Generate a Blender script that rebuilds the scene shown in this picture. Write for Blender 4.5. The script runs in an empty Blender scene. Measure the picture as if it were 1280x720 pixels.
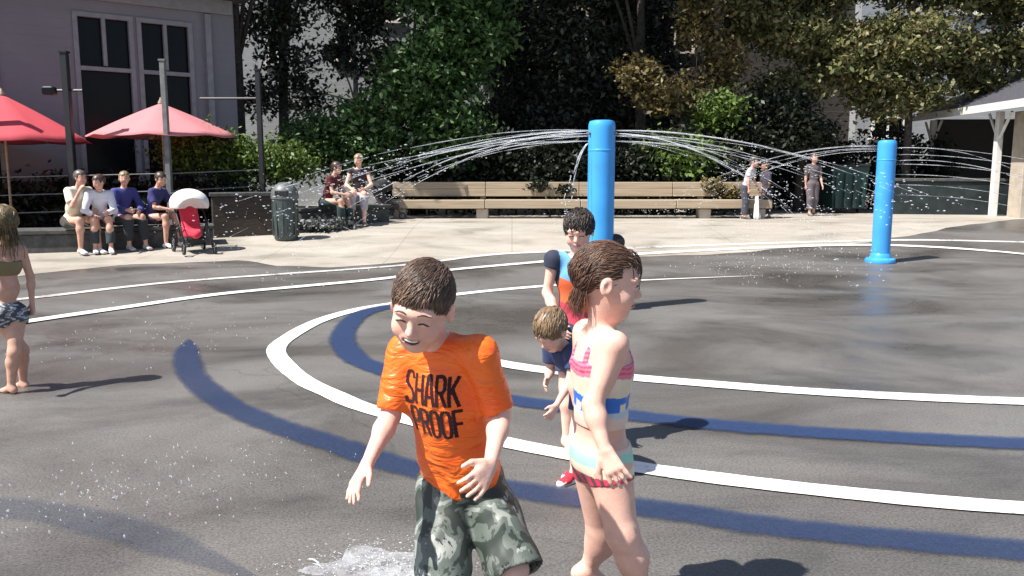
import bpy, math, random
import numpy as np
from mathutils import Vector, Matrix, Euler

random.seed(7); rng = np.random.default_rng(7)
S = bpy.context.scene
COL = S.collection

# ------------------------------------------------------------------ camera, world, sun, exposure
PITCH = math.atan(150 / 1050); FPX = 1050.0; CAMZ = 1.40
cam = bpy.data.objects.new('camera', bpy.data.cameras.new('camera')); COL.objects.link(cam)
cam.location = (0, 0, CAMZ); cam.rotation_euler = (math.pi / 2 - PITCH, 0, 0)
cam.data.sensor_width = 36; cam.data.lens = FPX / 1280 * 36
cam.data.clip_start = 0.05; cam.data.clip_end = 1000
S.camera = cam
SUN = np.array([.492, .268, -.829])                      # the way the light travels
w = bpy.data.worlds.new('World'); S.world = w; w.use_nodes = True
nt = w.node_tree; bg = nt.nodes['Background']
sky = nt.nodes.new('ShaderNodeTexSky'); sky.sky_type = 'NISHITA'; sky.sun_disc = False
sky.sun_elevation = math.radians(56); sky.sun_rotation = math.atan2(-.88, -.48)
nt.links.new(sky.outputs[0], bg.inputs[0]); bg.inputs[1].default_value = 0.075
sl = bpy.data.lights.new('sun', 'SUN'); sl.energy = 4.6; sl.angle = math.radians(.53); sl.color = (1, .955, .9)
so = bpy.data.objects.new('sun', sl); COL.objects.link(so)
so.rotation_euler = Vector(SUN).to_track_quat('-Z', 'Y').to_euler(); so.location = (-8, -6, 20)
S.view_settings.view_transform = 'Standard'; S.view_settings.look = 'None'
S.view_settings.exposure = 0.95; S.view_settings.gamma = 1; S.view_settings.use_curve_mapping = False
S.cycles.max_bounces = 8; S.cycles.transparent_max_bounces = 16

# ------------------------------------------------------------------ geometry helpers
CT, ST = math.cos(PITCH), math.sin(PITCH)
def zg(y):
    t = min(1, max(0, (y - 12.0) / 5.5)); return .3 * t * t * (3 - 2 * t)
def ray(px, py):
    v = (360 - py) / FPX
    return np.array([(px - 640) / FPX, CT + v * ST, -ST + v * CT])
def at(px, py, Y):
    d = ray(px, py); return np.array([0, 0, CAMZ]) + d * (Y / d[1])
def gp(px, py):
    d = ray(px, py); lo, hi = 1.0, 120.0
    for _ in range(60):
        m = (lo + hi) / 2; t = m / d[1]
        if CAMZ + d[2] * t > zg(m): lo = m
        else: hi = m
    t = lo / d[1]; return np.array([d[0] * t, lo, zg(lo)])
def V(*a): return np.array(a, float)
def nrm(v): v = np.asarray(v, float); return v / (np.linalg.norm(v) + 1e-12)

def tag(o, label=None, cat=None, group=None, kind=None):
    if label: o['label'] = label
    if cat: o['category'] = cat
    if group: o['group'] = group
    if kind: o['kind'] = kind
    return o
def empty(name, loc, label, cat, group=None, rz=0):
    o = bpy.data.objects.new(name, None); COL.objects.link(o); o.location = tuple(loc); o.rotation_euler = (0, 0, rz)
    o.empty_display_size = .1
    return tag(o, label, cat, group)
def link(name, me, mat=None, parent=None, loc=None):
    o = bpy.data.objects.new(name, me); COL.objects.link(o)
    if mat is not None:
        for m in (mat if isinstance(mat, (list, tuple)) else [mat]): me.materials.append(m)
    if parent is not None: o.parent = parent
    if loc is not None: o.location = tuple(loc)
    return o

class MB:                                               # collects shapes into ONE mesh; world coords, shifted to origin on build
    def __init__(s): s.v = []; s.f = []; s.m = []
    def add(s, vs, fs, mi=0):
        b = len(s.v); s.v += [tuple(map(float, p)) for p in vs]
        s.f += [tuple(i + b for i in f) for f in fs]; s.m += [mi] * len(fs)
    def box(s, c, d, rz=0, ax=None, bev=0.0, mi=0):
        c = V(*c); hx, hy, hz = [x / 2 for x in d]
        if ax is None:
            ax = (V(math.cos(rz), math.sin(rz), 0), V(-math.sin(rz), math.cos(rz), 0), V(0, 0, 1))
        b = min(bev, hx * .9, hy * .9, hz * .9)
        if b <= 0:
            vs = [c + ax[0] * x * hx + ax[1] * y * hy + ax[2] * z * hz for z in (-1, 1) for y in (-1, 1) for x in (-1, 1)]
            s.add(vs, [(0, 2, 3, 1), (4, 5, 7, 6), (0, 1, 5, 4), (2, 6, 7, 3), (0, 4, 6, 2), (1, 3, 7, 5)], mi)
        else:
            vs = []; ring = []
            for z, ins in ((-hz, b), (-hz + b, 0), (hz - b, 0), (hz, b)):
                X, Y = hx - ins, hy - ins; r = []
                for (x, y) in ((-X, -Y + b), (-X + b, -Y), (X - b, -Y), (X, -Y + b), (X, Y - b), (X - b, Y), (-X + b, Y), (-X, Y - b)):
                    r.append(len(vs)); vs.append(c + ax[0] * x + ax[1] * y + ax[2] * z)
                ring.append(r)
            fs = [tuple(reversed(ring[0])), tuple(ring[3])]
            for a, bb in zip(ring[:-1], ring[1:]):
                for i in range(8): fs.append((a[i], a[(i + 1) % 8], bb[(i + 1) % 8], bb[i]))
            s.add(vs, fs, mi)
    def tube(s, pts, rad, n=8, cap=True, mi=0):
        pts = [V(*p) for p in pts]; m = len(pts)
        rad = rad if hasattr(rad, '__len__') else [rad] * m
        t0 = nrm(pts[1] - pts[0]); a = V(0, 0, 1) if abs(t0[2]) < .9 else V(1, 0, 0)
        u = nrm(np.cross(t0, a)); vs = []
        for i in range(m):
            t = nrm(pts[min(i + 1, m - 1)] - pts[max(i - 1, 0)]); u = nrm(u - t * np.dot(u, t)); w_ = np.cross(t, u)
            for k in range(n):
                an = 2 * math.pi * k / n; vs.append(pts[i] + (u * math.cos(an) + w_ * math.sin(an)) * rad[i])
        fs = [(i * n + k, i * n + (k + 1) % n, (i + 1) * n + (k + 1) % n, (i + 1) * n + k) for i in range(m - 1) for k in range(n)]
        if cap: fs += [tuple(range(n - 1, -1, -1)), tuple((m - 1) * n + k for k in range(n))]
        s.add(vs, fs, mi)
    def lathe(s, c, prof, n=32, mi=0):
        c = V(*c); vs = []
        for r, z in prof:
            for k in range(n):
                a = 2 * math.pi * k / n; vs.append(c + V(r * math.cos(a), r * math.sin(a), z))
        fs = [(i * n + k, i * n + (k + 1) % n, (i + 1) * n + (k + 1) % n, (i + 1) * n + k) for i in range(len(prof) - 1) for k in range(n)]
        fs += [tuple(range(n - 1, -1, -1)), tuple((len(prof) - 1) * n + k for k in range(n))]
        s.add(vs, fs, mi)
    def ico(s, c, r, sq=(1, 1, 1)):
        c = V(*c); vs = [V(1, 0, 0), V(-1, 0, 0), V(0, 1, 0), V(0, -1, 0), V(0, 0, 1), V(0, 0, -1)]
        vs += [nrm(vs[a] + vs[b]) for a, b in ((0, 4), (2, 4), (1, 4), (3, 4), (0, 2), (2, 1), (1, 3), (3, 0), (0, 5), (2, 5), (1, 5), (3, 5))]
        T = []
        for (a, b, ab, t, at_, bt) in ((0, 2, 10, 4, 6, 7), (2, 1, 11, 4, 7, 8), (1, 3, 12, 4, 8, 9), (3, 0, 13, 4, 9, 6)):
            T += [(a, ab, at_), (ab, b, bt), (at_, bt, t), (ab, bt, at_)]
        for (a, b, ab, t, at_, bt) in ((2, 0, 10, 5, 15, 14), (1, 2, 11, 5, 16, 15), (3, 1, 12, 5, 17, 16), (0, 3, 13, 5, 14, 17)):
            T += [(a, ab, at_), (ab, b, bt), (at_, bt, t), (ab, bt, at_)]
        s.add([c + p * r * V(*sq) for p in vs], T)
    def build(s, name, mat=None, parent=None, origin=None, smooth=False):
        if origin is None: origin = V(*parent.location) if parent is not None and parent.type == 'EMPTY' else V(0, 0, 0)
        me = bpy.data.meshes.new(name)
        A = np.array(s.v).reshape(-1, 3) - np.asarray(origin)
        me.from_pydata(A.tolist(), [], s.f); me.update()
        if smooth:
            me.polygons.foreach_set('use_smooth', [True] * len(me.polygons))
        o = link(name, me, mat, parent, None if parent is not None else origin)
        if any(s.m): me.polygons.foreach_set('material_index', s.m)
        if smooth == 'auto':
            me.set_sharp_from_angle(angle=math.radians(35))
        return o

# ------------------------------------------------------------------ materials
def newmat(name):
    m = bpy.data.materials.new(name); m.use_nodes = True
    return m, m.node_tree, m.node_tree.nodes['Principled BSDF']
def srgb(r, g, b):
    f = lambda c: (c / 255 / 12.92) if c / 255 <= .04045 else ((c / 255 + .055) / 1.055) ** 2.4
    return (f(r), f(g), f(b))
def mat(name, c, rough=.6, var=.15, scale=8, c2=None, bump=0, bscale=60, metal=0, spec=.5, coords='Object', sheen=0):
    m, t, p = newmat(name); N = t.nodes; L = t.links
    tc = N.new('ShaderNodeTexCoord'); no = N.new('ShaderNodeTexNoise'); no.inputs['Scale'].default_value = scale
    no.inputs['Detail'].default_value = 6; L.new(tc.outputs[coords], no.inputs['Vector'])
    cr = N.new('ShaderNodeValToRGB'); L.new(no.outputs['Fac'], cr.inputs[0])
    c2 = c2 or tuple(x * (1 - var) for x in c)
    cr.color_ramp.elements[0].position = .35; cr.color_ramp.elements[0].color = (*c2, 1)
    cr.color_ramp.elements[1].position = .65; cr.color_ramp.elements[1].color = (*(tuple(min(1, x * (1 + var)) for x in c) if var and c2 else c), 1)
    L.new(cr.outputs[0], p.inputs['Base Color'])
    p.inputs['Roughness'].default_value = rough; p.inputs['Metallic'].default_value = metal
    p.inputs['Specular IOR Level'].default_value = spec
    if sheen: p.inputs['Sheen Weight'].default_value = sheen
    if bump:
        n2 = N.new('ShaderNodeTexNoise'); n2.inputs['Scale'].default_value = bscale; n2.inputs['Detail'].default_value = 4
        L.new(tc.outputs[coords], n2.inputs['Vector'])
        b = N.new('ShaderNodeBump'); b.inputs['Strength'].default_value = bump; b.inputs['Distance'].default_value = .01
        L.new(n2.outputs['Fac'], b.inputs['Height']); L.new(b.outputs[0], p.inputs['Normal'])
    return m

def ramp(t, src, stops):
    cr = t.nodes.new('ShaderNodeValToRGB'); e = cr.color_ramp.elements
    while len(e) < len(stops): e.new(.5)
    for el, (pos, c) in zip(e, stops):
        el.position = pos; el.color = (*c, 1) if hasattr(c, '__len__') else (c, c, c, 1)
    t.links.new(src, cr.inputs[0]); return cr.outputs[0]
def noise(t, vec, scale, det=5, rough=.5, dist=0):
    n = t.nodes.new('ShaderNodeTexNoise'); n.inputs['Scale'].default_value = scale; n.inputs['Detail'].default_value = det
    n.inputs['Roughness'].default_value = rough; n.inputs['Distortion'].default_value = dist
    t.links.new(vec, n.inputs['Vector']); return n.outputs['Fac']
def mixc(t, fac, a, b, mode='MIX'):
    m = t.nodes.new('ShaderNodeMix'); m.data_type = 'RGBA'; m.blend_type = mode
    if isinstance(fac, (int, float)): m.inputs[0].default_value = fac
    else: t.links.new(fac, m.inputs[0])
    for i, x in ((6, a), (7, b)):
        if hasattr(x, 'is_linked') or hasattr(x, 'links'): t.links.new(x, m.inputs[i])
        else: m.inputs[i].default_value = (*x, 1)
    return m.outputs[2]
def ground_mat(name, dark, mid, light, wet=True, patch=.45, speck=.35):
    """paving in the open, half of it wet: dark gloss where water lies, dry grit elsewhere"""
    m, t, p = newmat(name); L = t.links
    tc = t.nodes.new('ShaderNodeTexCoord').outputs['Object']
    mp = t.nodes.new('ShaderNodeMapping'); mp.inputs['Scale'].default_value = (1, 1.6, 1); L.new(tc, mp.inputs[0])
    big = noise(t, mp.outputs[0], patch, 6, .6, .6)
    base = ramp(t, big, [(.34, dark), (.47, mid), (.62, light)])
    tint = noise(t, tc, .9, 3)
    base = mixc(t, ramp(t, tint, [(.4, 0.0), (.7, .5)]), base, tuple(x * k for x, k in zip(mid, (1.08, .99, .96))))
    fine = noise(t, tc, 90, 3, .7)
    sp = ramp(t, fine, [(.36, (1 - speck,) * 3), (.5, (1, 1, 1)), (.68, (1 + speck,) * 3)])
    base = mixc(t, 1.0, base, sp, 'MULTIPLY')
    st = noise(t, tc, 7, 6, .7, 1.2)
    base = mixc(t, ramp(t, st, [(.55, 0.0), (.75, .3)]), base, tuple(x * .55 for x in dark))
    if not wet:
        br = t.nodes.new('ShaderNodeTexBrick'); br.inputs['Scale'].default_value = 1; br.inputs['Brick Width'].default_value = 1.9; br.inputs['Row Height'].default_value = 1.9; br.offset = 0; br.inputs['Mortar Size'].default_value = .012
        L.new(tc, br.inputs['Vector']); base = mixc(t, ramp(t, br.outputs['Fac'], [(.2, 0.0), (.9, .28)]), base, (.10, .095, .085))
    else:
        vo = t.nodes.new('ShaderNodeTexVoronoi'); vo.feature = 'DISTANCE_TO_EDGE'; vo.inputs['Scale'].default_value = .22; wn = t.nodes.new('ShaderNodeVectorMath'); wn.operation = 'MULTIPLY_ADD'
        nz = t.nodes.new('ShaderNodeTexNoise'); nz.inputs['Scale'].default_value = 1.5; nz.inputs['Detail'].default_value = 6; L.new(tc, nz.inputs['Vector']); L.new(nz.outputs['Color'], wn.inputs[0]); wn.inputs[1].default_value = (.7, .7, .7); L.new(tc, wn.inputs[2]); L.new(wn.outputs[0], vo.inputs['Vector'])
        base = mixc(t, ramp(t, vo.outputs['Distance'], [(.0, .28), (.003, 0.0)]), base, (.03, .028, .026))
    L.new(base, p.inputs['Base Color'])
    r = ramp(t, big, [(.34, .24 if wet else .55), (.44, .36 if wet else .7), (.58, .62), (.8, .5 if wet else .8)])
    L.new(r, p.inputs['Roughness']); p.inputs['Specular IOR Level'].default_value = .45 if wet else .3
    b = t.nodes.new('ShaderNodeBump'); b.inputs['Strength'].default_value = .35; b.inputs['Distance'].default_value = .004
    L.new(fine, b.inputs['Height']); L.new(b.outputs[0], p.inputs['Normal'])
    return m
def paint_mat(name, c, under, wear=.5, rough=.5, scale=25):
    m, t, p = newmat(name); L = t.links
    tc = t.nodes.new('ShaderNodeTexCoord').outputs['Object']
    n1 = noise(t, tc, scale, 8, .75); n2 = noise(t, tc, 2.2, 5, .6)
    f = t.nodes.new('ShaderNodeMath'); f.operation = 'MULTIPLY'; L.new(n1, f.inputs[0]); L.new(n2, f.inputs[1])
    fac = ramp(t, f.outputs[0], [(.10 + .25 * (wear), 0.0), (.18 + .25 * wear, 1.0)])
    base = mixc(t, fac, tuple(u * .8 + x * .2 for u, x in zip(under, c)), c)
    L.new(base, p.inputs['Base Color']); p.inputs['Roughness'].default_value = rough
    b = t.nodes.new('ShaderNodeBump'); b.inputs['Strength'].default_value = .3; b.inputs['Distance'].default_value = .003
    L.new(noise(t, tc, 90, 3), b.inputs['Height']); L.new(b.outputs[0], p.inputs['Normal'])
    return m
def leaf_mat(name, cols, rough=.5, trans=.25):
    m, t, p = newmat(name); L = t.links
    g = t.nodes.new('ShaderNodeNewGeometry')
    n = len(cols); c = ramp(t, g.outputs['Random Per Island'], [(i / max(1, n - 1), x) for i, x in enumerate(cols)])
    L.new(c, p.inputs['Base Color']); p.inputs['Roughness'].default_value = rough; p.inputs['Specular IOR Level'].default_value = .35
    tr = t.nodes.new('ShaderNodeBsdfTranslucent'); L.new(c, tr.inputs[0])
    mx = t.nodes.new('ShaderNodeMixShader'); mx.inputs[0].default_value = trans
    L.new(p.outputs[0], mx.inputs[1]); L.new(tr.outputs[0], mx.inputs[2]); L.new(mx.outputs[0], t.nodes['Material Output'].inputs[0])
    return m
def tint_mat(name, rough=.55, sss=0, bump=0, bscale=80, spec=.4, mottled=.06, sheen=0):
    """colour read from the mesh's own 'tint' attribute (lips, stripes, hems), broken up a little"""
    m, t, p = newmat(name); L = t.links
    a = t.nodes.new('ShaderNodeAttribute'); a.attribute_name = 'tint'
    tc = t.nodes.new('ShaderNodeTexCoord').outputs['Object']
    n = noise(t, tc, 22, 5, .6)
    mul = ramp(t, n, [(.3, (1 - mottled,) * 3), (.7, (1 + mottled,) * 3)])
    c = mixc(t, 1.0, a.outputs['Color'], mul, 'MULTIPLY'); L.new(c, p.inputs['Base Color'])
    p.inputs['Roughness'].default_value = rough; p.inputs['Specular IOR Level'].default_value = spec
    if sheen: p.inputs['Sheen Weight'].default_value = sheen
    if sss:
        p.inputs['Subsurface Weight'].default_value = sss; p.inputs['Subsurface Radius'].default_value = (1, .35, .2)
        p.inputs['Subsurface Scale'].default_value = .012
    if bump:
        b = t.nodes.new('ShaderNodeBump'); b.inputs['Strength'].default_value = bump; b.inputs['Distance'].default_value = .004
        L.new(noise(t, tc, bscale, 5, .6), b.inputs['Height']); L.new(b.outputs[0], p.inputs['Normal'])
    return m

M = {}
M['asphalt'] = ground_mat('wet_asphalt', (.062, .058, .054), (.110, .105, .098), (.150, .144, .134))
M['concrete'] = ground_mat('pale_concrete', (.24, .22, .185), (.34, .315, .27), (.42, .39, .34), wet=False, patch=.7, speck=.12)
M['white_paint'] = paint_mat('white_line_paint', (.82, .81, .79), (.09, .085, .08), wear=.12)
M['old_white_paint'] = paint_mat('old_white_line_paint', (.62, .60, .58), (.09, .085, .08), wear=.25)
M['blue_paint'] = paint_mat('faded_blue_paint', (.052, .076, .140), (.11, .105, .10), wear=.10, scale=14)
def worn_paint(name, c, amount):
    m, t, p = newmat(name); L = t.links; tc = t.nodes.new('ShaderNodeTexCoord').outputs['Object']
    L.new(mixc(t, ramp(t, noise(t, tc, 60, 3), [(.3, 0.0), (.7, 1.0)]), tuple(x * .8 for x in c), tuple(x * 1.15 for x in c)), p.inputs['Base Color']); p.inputs['Roughness'].default_value = .45
    a = t.nodes.new('ShaderNodeAttribute'); a.attribute_name = 'wear'; n = noise(t, tc, 9, 6, .7)
    ad = t.nodes.new('ShaderNodeMath'); ad.operation = 'MULTIPLY_ADD'; L.new(n, ad.inputs[0]); ad.inputs[1].default_value = .9; ad.inputs[2].default_value = -.45
    a2 = t.nodes.new('ShaderNodeMath'); a2.operation = 'ADD'; L.new(ad.outputs[0], a2.inputs[0]); L.new(a.outputs['Fac'], a2.inputs[1])
    tr = t.nodes.new('ShaderNodeBsdfTransparent'); mx = t.nodes.new('ShaderNodeMixShader'); L.new(ramp(t, a2.outputs[0], [(.1, 0.0), (.75, amount)]), mx.inputs[0])
    L.new(tr.outputs[0], mx.inputs[1]); L.new(p.outputs[0], mx.inputs[2]); L.new(mx.outputs[0], t.nodes['Material Output'].inputs[0]); return m
M['blue_paint'] = worn_paint('worn_blue_paint', (.026, .050, .125), .82); M['worn_blue_paint'] = worn_paint('thin_blue_paint', (.022, .042, .105), .66); M['trace_blue_paint'] = worn_paint('trace_blue_paint', (.03, .05, .10), .24)
M['skin'] = tint_mat('skin', rough=.48, sss=.2, bump=.22, bscale=160, mottled=.10)
M['cloth'] = tint_mat('cloth', rough=.75, bump=.25, bscale=60, spec=.25, sheen=.1)
M['wetcloth'] = tint_mat('wet_cloth', rough=.42, bump=.15, bscale=40, spec=.5, mottled=.05)
M['hair'] = tint_mat('hair', rough=.42, spec=.5, mottled=.3)
M['blue_steel'] = mat('blue_painted_steel', (.055, .36, .84), .36, .04, 3, c2=(.050, .30, .70), bump=.06, bscale=30)
M['black_steel'] = mat('black_steel', (.012, .012, .015), .5, .2)
M['grey_steel'] = mat('grey_steel', (.16, .16, .16), .5, .2)
M['wood'] = None
M['drop'] = None

def wood_mat(name, a, b, scale=3.0):
    m, t, p = newmat(name); L = t.links
    tc = t.nodes.new('ShaderNodeTexCoord').outputs['Object']
    mp = t.nodes.new('ShaderNodeMapping'); mp.inputs['Scale'].default_value = (.35, 6, 12); L.new(tc, mp.inputs[0])
    n = noise(t, mp.outputs[0], scale, 6, .65, .3)
    L.new(ramp(t, n, [(.3, a), (.55, b), (.8, tuple(x * 1.1 for x in b))]), p.inputs['Base Color'])
    p.inputs['Roughness'].default_value = .7
    return m
M['wood'] = wood_mat('weathered_timber', (.26, .20, .135), (.40, .32, .22))
M['dark_wood'] = wood_mat('dark_timber', (.02, .014, .01), (.05, .035, .025))
def water_mat():
    m, t, p = newmat('splash_water'); L = t.links
    p.inputs['Base Color'].default_value = (.93, .96, 1, 1); p.inputs['Roughness'].default_value = .12
    p.inputs['Transmission Weight'].default_value = .45; p.inputs['IOR'].default_value = 1.33
    tr = t.nodes.new('ShaderNodeBsdfTransparent'); mx = t.nodes.new('ShaderNodeMixShader'); tc = t.nodes.new('ShaderNodeTexCoord').outputs['Object']
    L.new(ramp(t, noise(t, tc, 14, 3, .7), [(.3, .25), (.7, .8)]), mx.inputs[0]); L.new(tr.outputs[0], mx.inputs[1]); L.new(p.outputs[0], mx.inputs[2]); L.new(mx.outputs[0], t.nodes['Material Output'].inputs[0])
    return m
M['drop'] = water_mat()
def thin_water():
    m, t, p = newmat('thin_spray'); L = t.links
    p.inputs['Base Color'].default_value = (.9, .93, .97, 1); p.inputs['Roughness'].default_value = .2
    tr = t.nodes.new('ShaderNodeBsdfTransparent'); mx = t.nodes.new('ShaderNodeMixShader')
    tc = t.nodes.new('ShaderNodeTexCoord').outputs['Object']
    L.new(ramp(t, noise(t, tc, 9, 4, .7), [(.35, .05), (.75, .42)]), mx.inputs[0])
    L.new(tr.outputs[0], mx.inputs[1]); L.new(p.outputs[0], mx.inputs[2]); L.new(mx.outputs[0], t.nodes['Material Output'].inputs[0])
    return m
M['spray'] = thin_water()

# ------------------------------------------------------------------ the ground
def sheet_rows(name, rows, m, kind='structure', z=0.0, origin=(0, 0, 0)):
    n = len(rows[0]); vs = [(p[0], p[1], zg(p[1]) + z) for r in rows for p in r]
    fs = [(i * n + j, i * n + j + 1, (i + 1) * n + j + 1, (i + 1) * n + j) for i in range(len(rows) - 1) for j in range(n - 1)]
    b = MB(); b.add(vs, fs); o = b.build(name, m, smooth=True); tag(o, kind=kind); return o
ys = [-60, -20, -5, 0, 3, 6, 9, 11.5] + list(np.arange(12, 18.01, .25)) + [19, 22, 26, 32, 45, 80, 160, 320]
xs = [-320, -120, -50, -25, -12, -6, 0, 6, 12, 25, 50, 120, 320]
sheet_rows('ground', [[(x, y) for x in xs] for y in ys], M['asphalt'])
bnd_px = [(-900, 400), (-300, 366), (0, 348), (49, 342), (150, 332), (300, 325), (345, 333), (420, 334), (520, 327), (600, 319), (700, 314), (760, 322),
          (860, 320), (970, 312), (1090, 303), (1140, 294), (1200, 283), (1280, 274), (1500, 266), (2100, 262)]
bx = [gp(*p) for p in bnd_px]
X = np.array([p[0] for p in bx]); Yb = np.array([p[1] for p in bx])
cols = np.concatenate([np.linspace(X[0], X[2], 12), np.linspace(X[2], X[-3], 90)[1:], np.linspace(X[-3], X[-1], 12)[1:]])
rows = []
for k in range(30):
    r = []
    for j, x in enumerate(cols):
        yb = np.interp(x, X, Yb) + .05 * math.sin(x * 3.1) + .03 * math.sin(x * 7.7)
        r.append((x, yb + (k / 29) ** 1.3 * (34 - yb)))
    rows.append(r)
sheet_rows('plaza_pavement', rows, M['concrete'], z=.004)

def ribbon(name, pts, width, m, z, closed=False, px=True, taper=(0, 0)):
    P = np.array([gp(*p)[:2] if px else p for p in pts]); n = len(P); out = []
    for i in range(n - 1):
        p0 = P[max(i - 1, 0)]; p1 = P[i]; p2 = P[i + 1]; p3 = P[min(i + 2, n - 1)]
        for t in np.linspace(0, 1, 14, endpoint=False):
            out.append(.5 * ((2 * p1) + (-p0 + p2) * t + (2 * p0 - 5 * p1 + 4 * p2 - p3) * t * t + (-p0 + 3 * p1 - 3 * p2 + p3) * t ** 3))
    out.append(P[-1]); Q = np.array(out)
    for _ in range(6): Q[1:-1] = (Q[:-2] + 2 * Q[1:-1] + Q[2:]) / 4
    T = np.gradient(Q, axis=0); T /= np.linalg.norm(T, axis=1)[:, None]; Nn = np.stack([-T[:, 1], T[:, 0]], 1)
    rows = []
    for i, (q, nn) in enumerate(zip(Q, Nn)):
        f = 1.0; k = len(Q)
        if taper[0]: f = min(f, (i + 1) / taper[0])
        if taper[1]: f = min(f, (k - i) / taper[1])
        wv = width * f * (1 + .02 * math.sin(i * .37) + .012 * math.sin(i * 1.3))
        rows.append([q + nn * wv * s for s in (-.5, -.3, -.1, .1, .3, .5)])
    o = sheet_rows(name, rows, m, z=z); a = o.data.color_attributes.new('wear', 'FLOAT_COLOR', 'POINT')
    C = np.ones((len(o.data.vertices), 4), np.float32); C[:, :3] = np.tile([.0, .75, 1, 1, .75, .0], len(rows))[:, None]; a.data.foreach_set('color', C.ravel()); return o
ribbon('white_ground_line', [(950, 345), (820, 350), (725, 355), (645, 361), (567, 369), (486, 381), (445, 388), (398, 402), (361, 422), (345, 438), (356, 457), (382, 478), (414, 493),
    (454, 510), (540, 533), (640, 556), (740, 575), (840, 592), (1040, 616), (1280, 637), (1700, 660)], .145, M['white_paint'], .008, taper=(30, 0))
ribbon('white_ground_line', [(520, 424), (560, 438), (610, 452), (692, 465), (790, 473), (900, 482), (1040, 492), (1280, 503), (1700, 515)], .17, M['white_paint'], .008, taper=(20, 0))
ribbon('white_ground_line', [(-260, 400), (-60, 383), (49, 372), (150, 360), (240, 351), (367, 342), (480, 334), (601, 320), (686, 315), (850, 308), (1110, 300.5), (1280, 303), (1600, 310)], .15, M['old_white_paint'], .008)
ribbon('white_ground_line', [(-260, 455), (-60, 420), (34, 403), (150, 386), (270, 369), (375, 359), (480, 349), (564, 338), (686, 327), (800, 318), (970, 309.5), (1110, 307), (1280, 318), (1600, 345)], .17, M['white_paint'], .012)
ribbon('blue_ground_line', [(560, 378), (500, 382), (457, 391), (436, 406), (428, 425), (439, 444), (461, 457), (540, 482), (645, 502), (793, 521), (923, 535), (1085, 546), (1280, 556), (1700, 570)], .26, M['blue_paint'], .0095, taper=(14, 0))
ribbon('blue_ground_line', [(236, 425), (233, 445), (240, 470), (275, 501), (325, 526), (384, 546), (431, 561), (494, 582), (600, 605), (700, 622), (843, 641), (921, 654), (1040, 668), (1280, 690), (1700, 720)], .24, M['worn_blue_paint'], .0095, taper=(12, 0))
ribbon('blue_ground_line', [(-400, 640), (-100, 632), (40, 640), (140, 660), (230, 690), (330, 730)], .24, M['trace_blue_paint'], .0095, taper=(0, 20))

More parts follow.
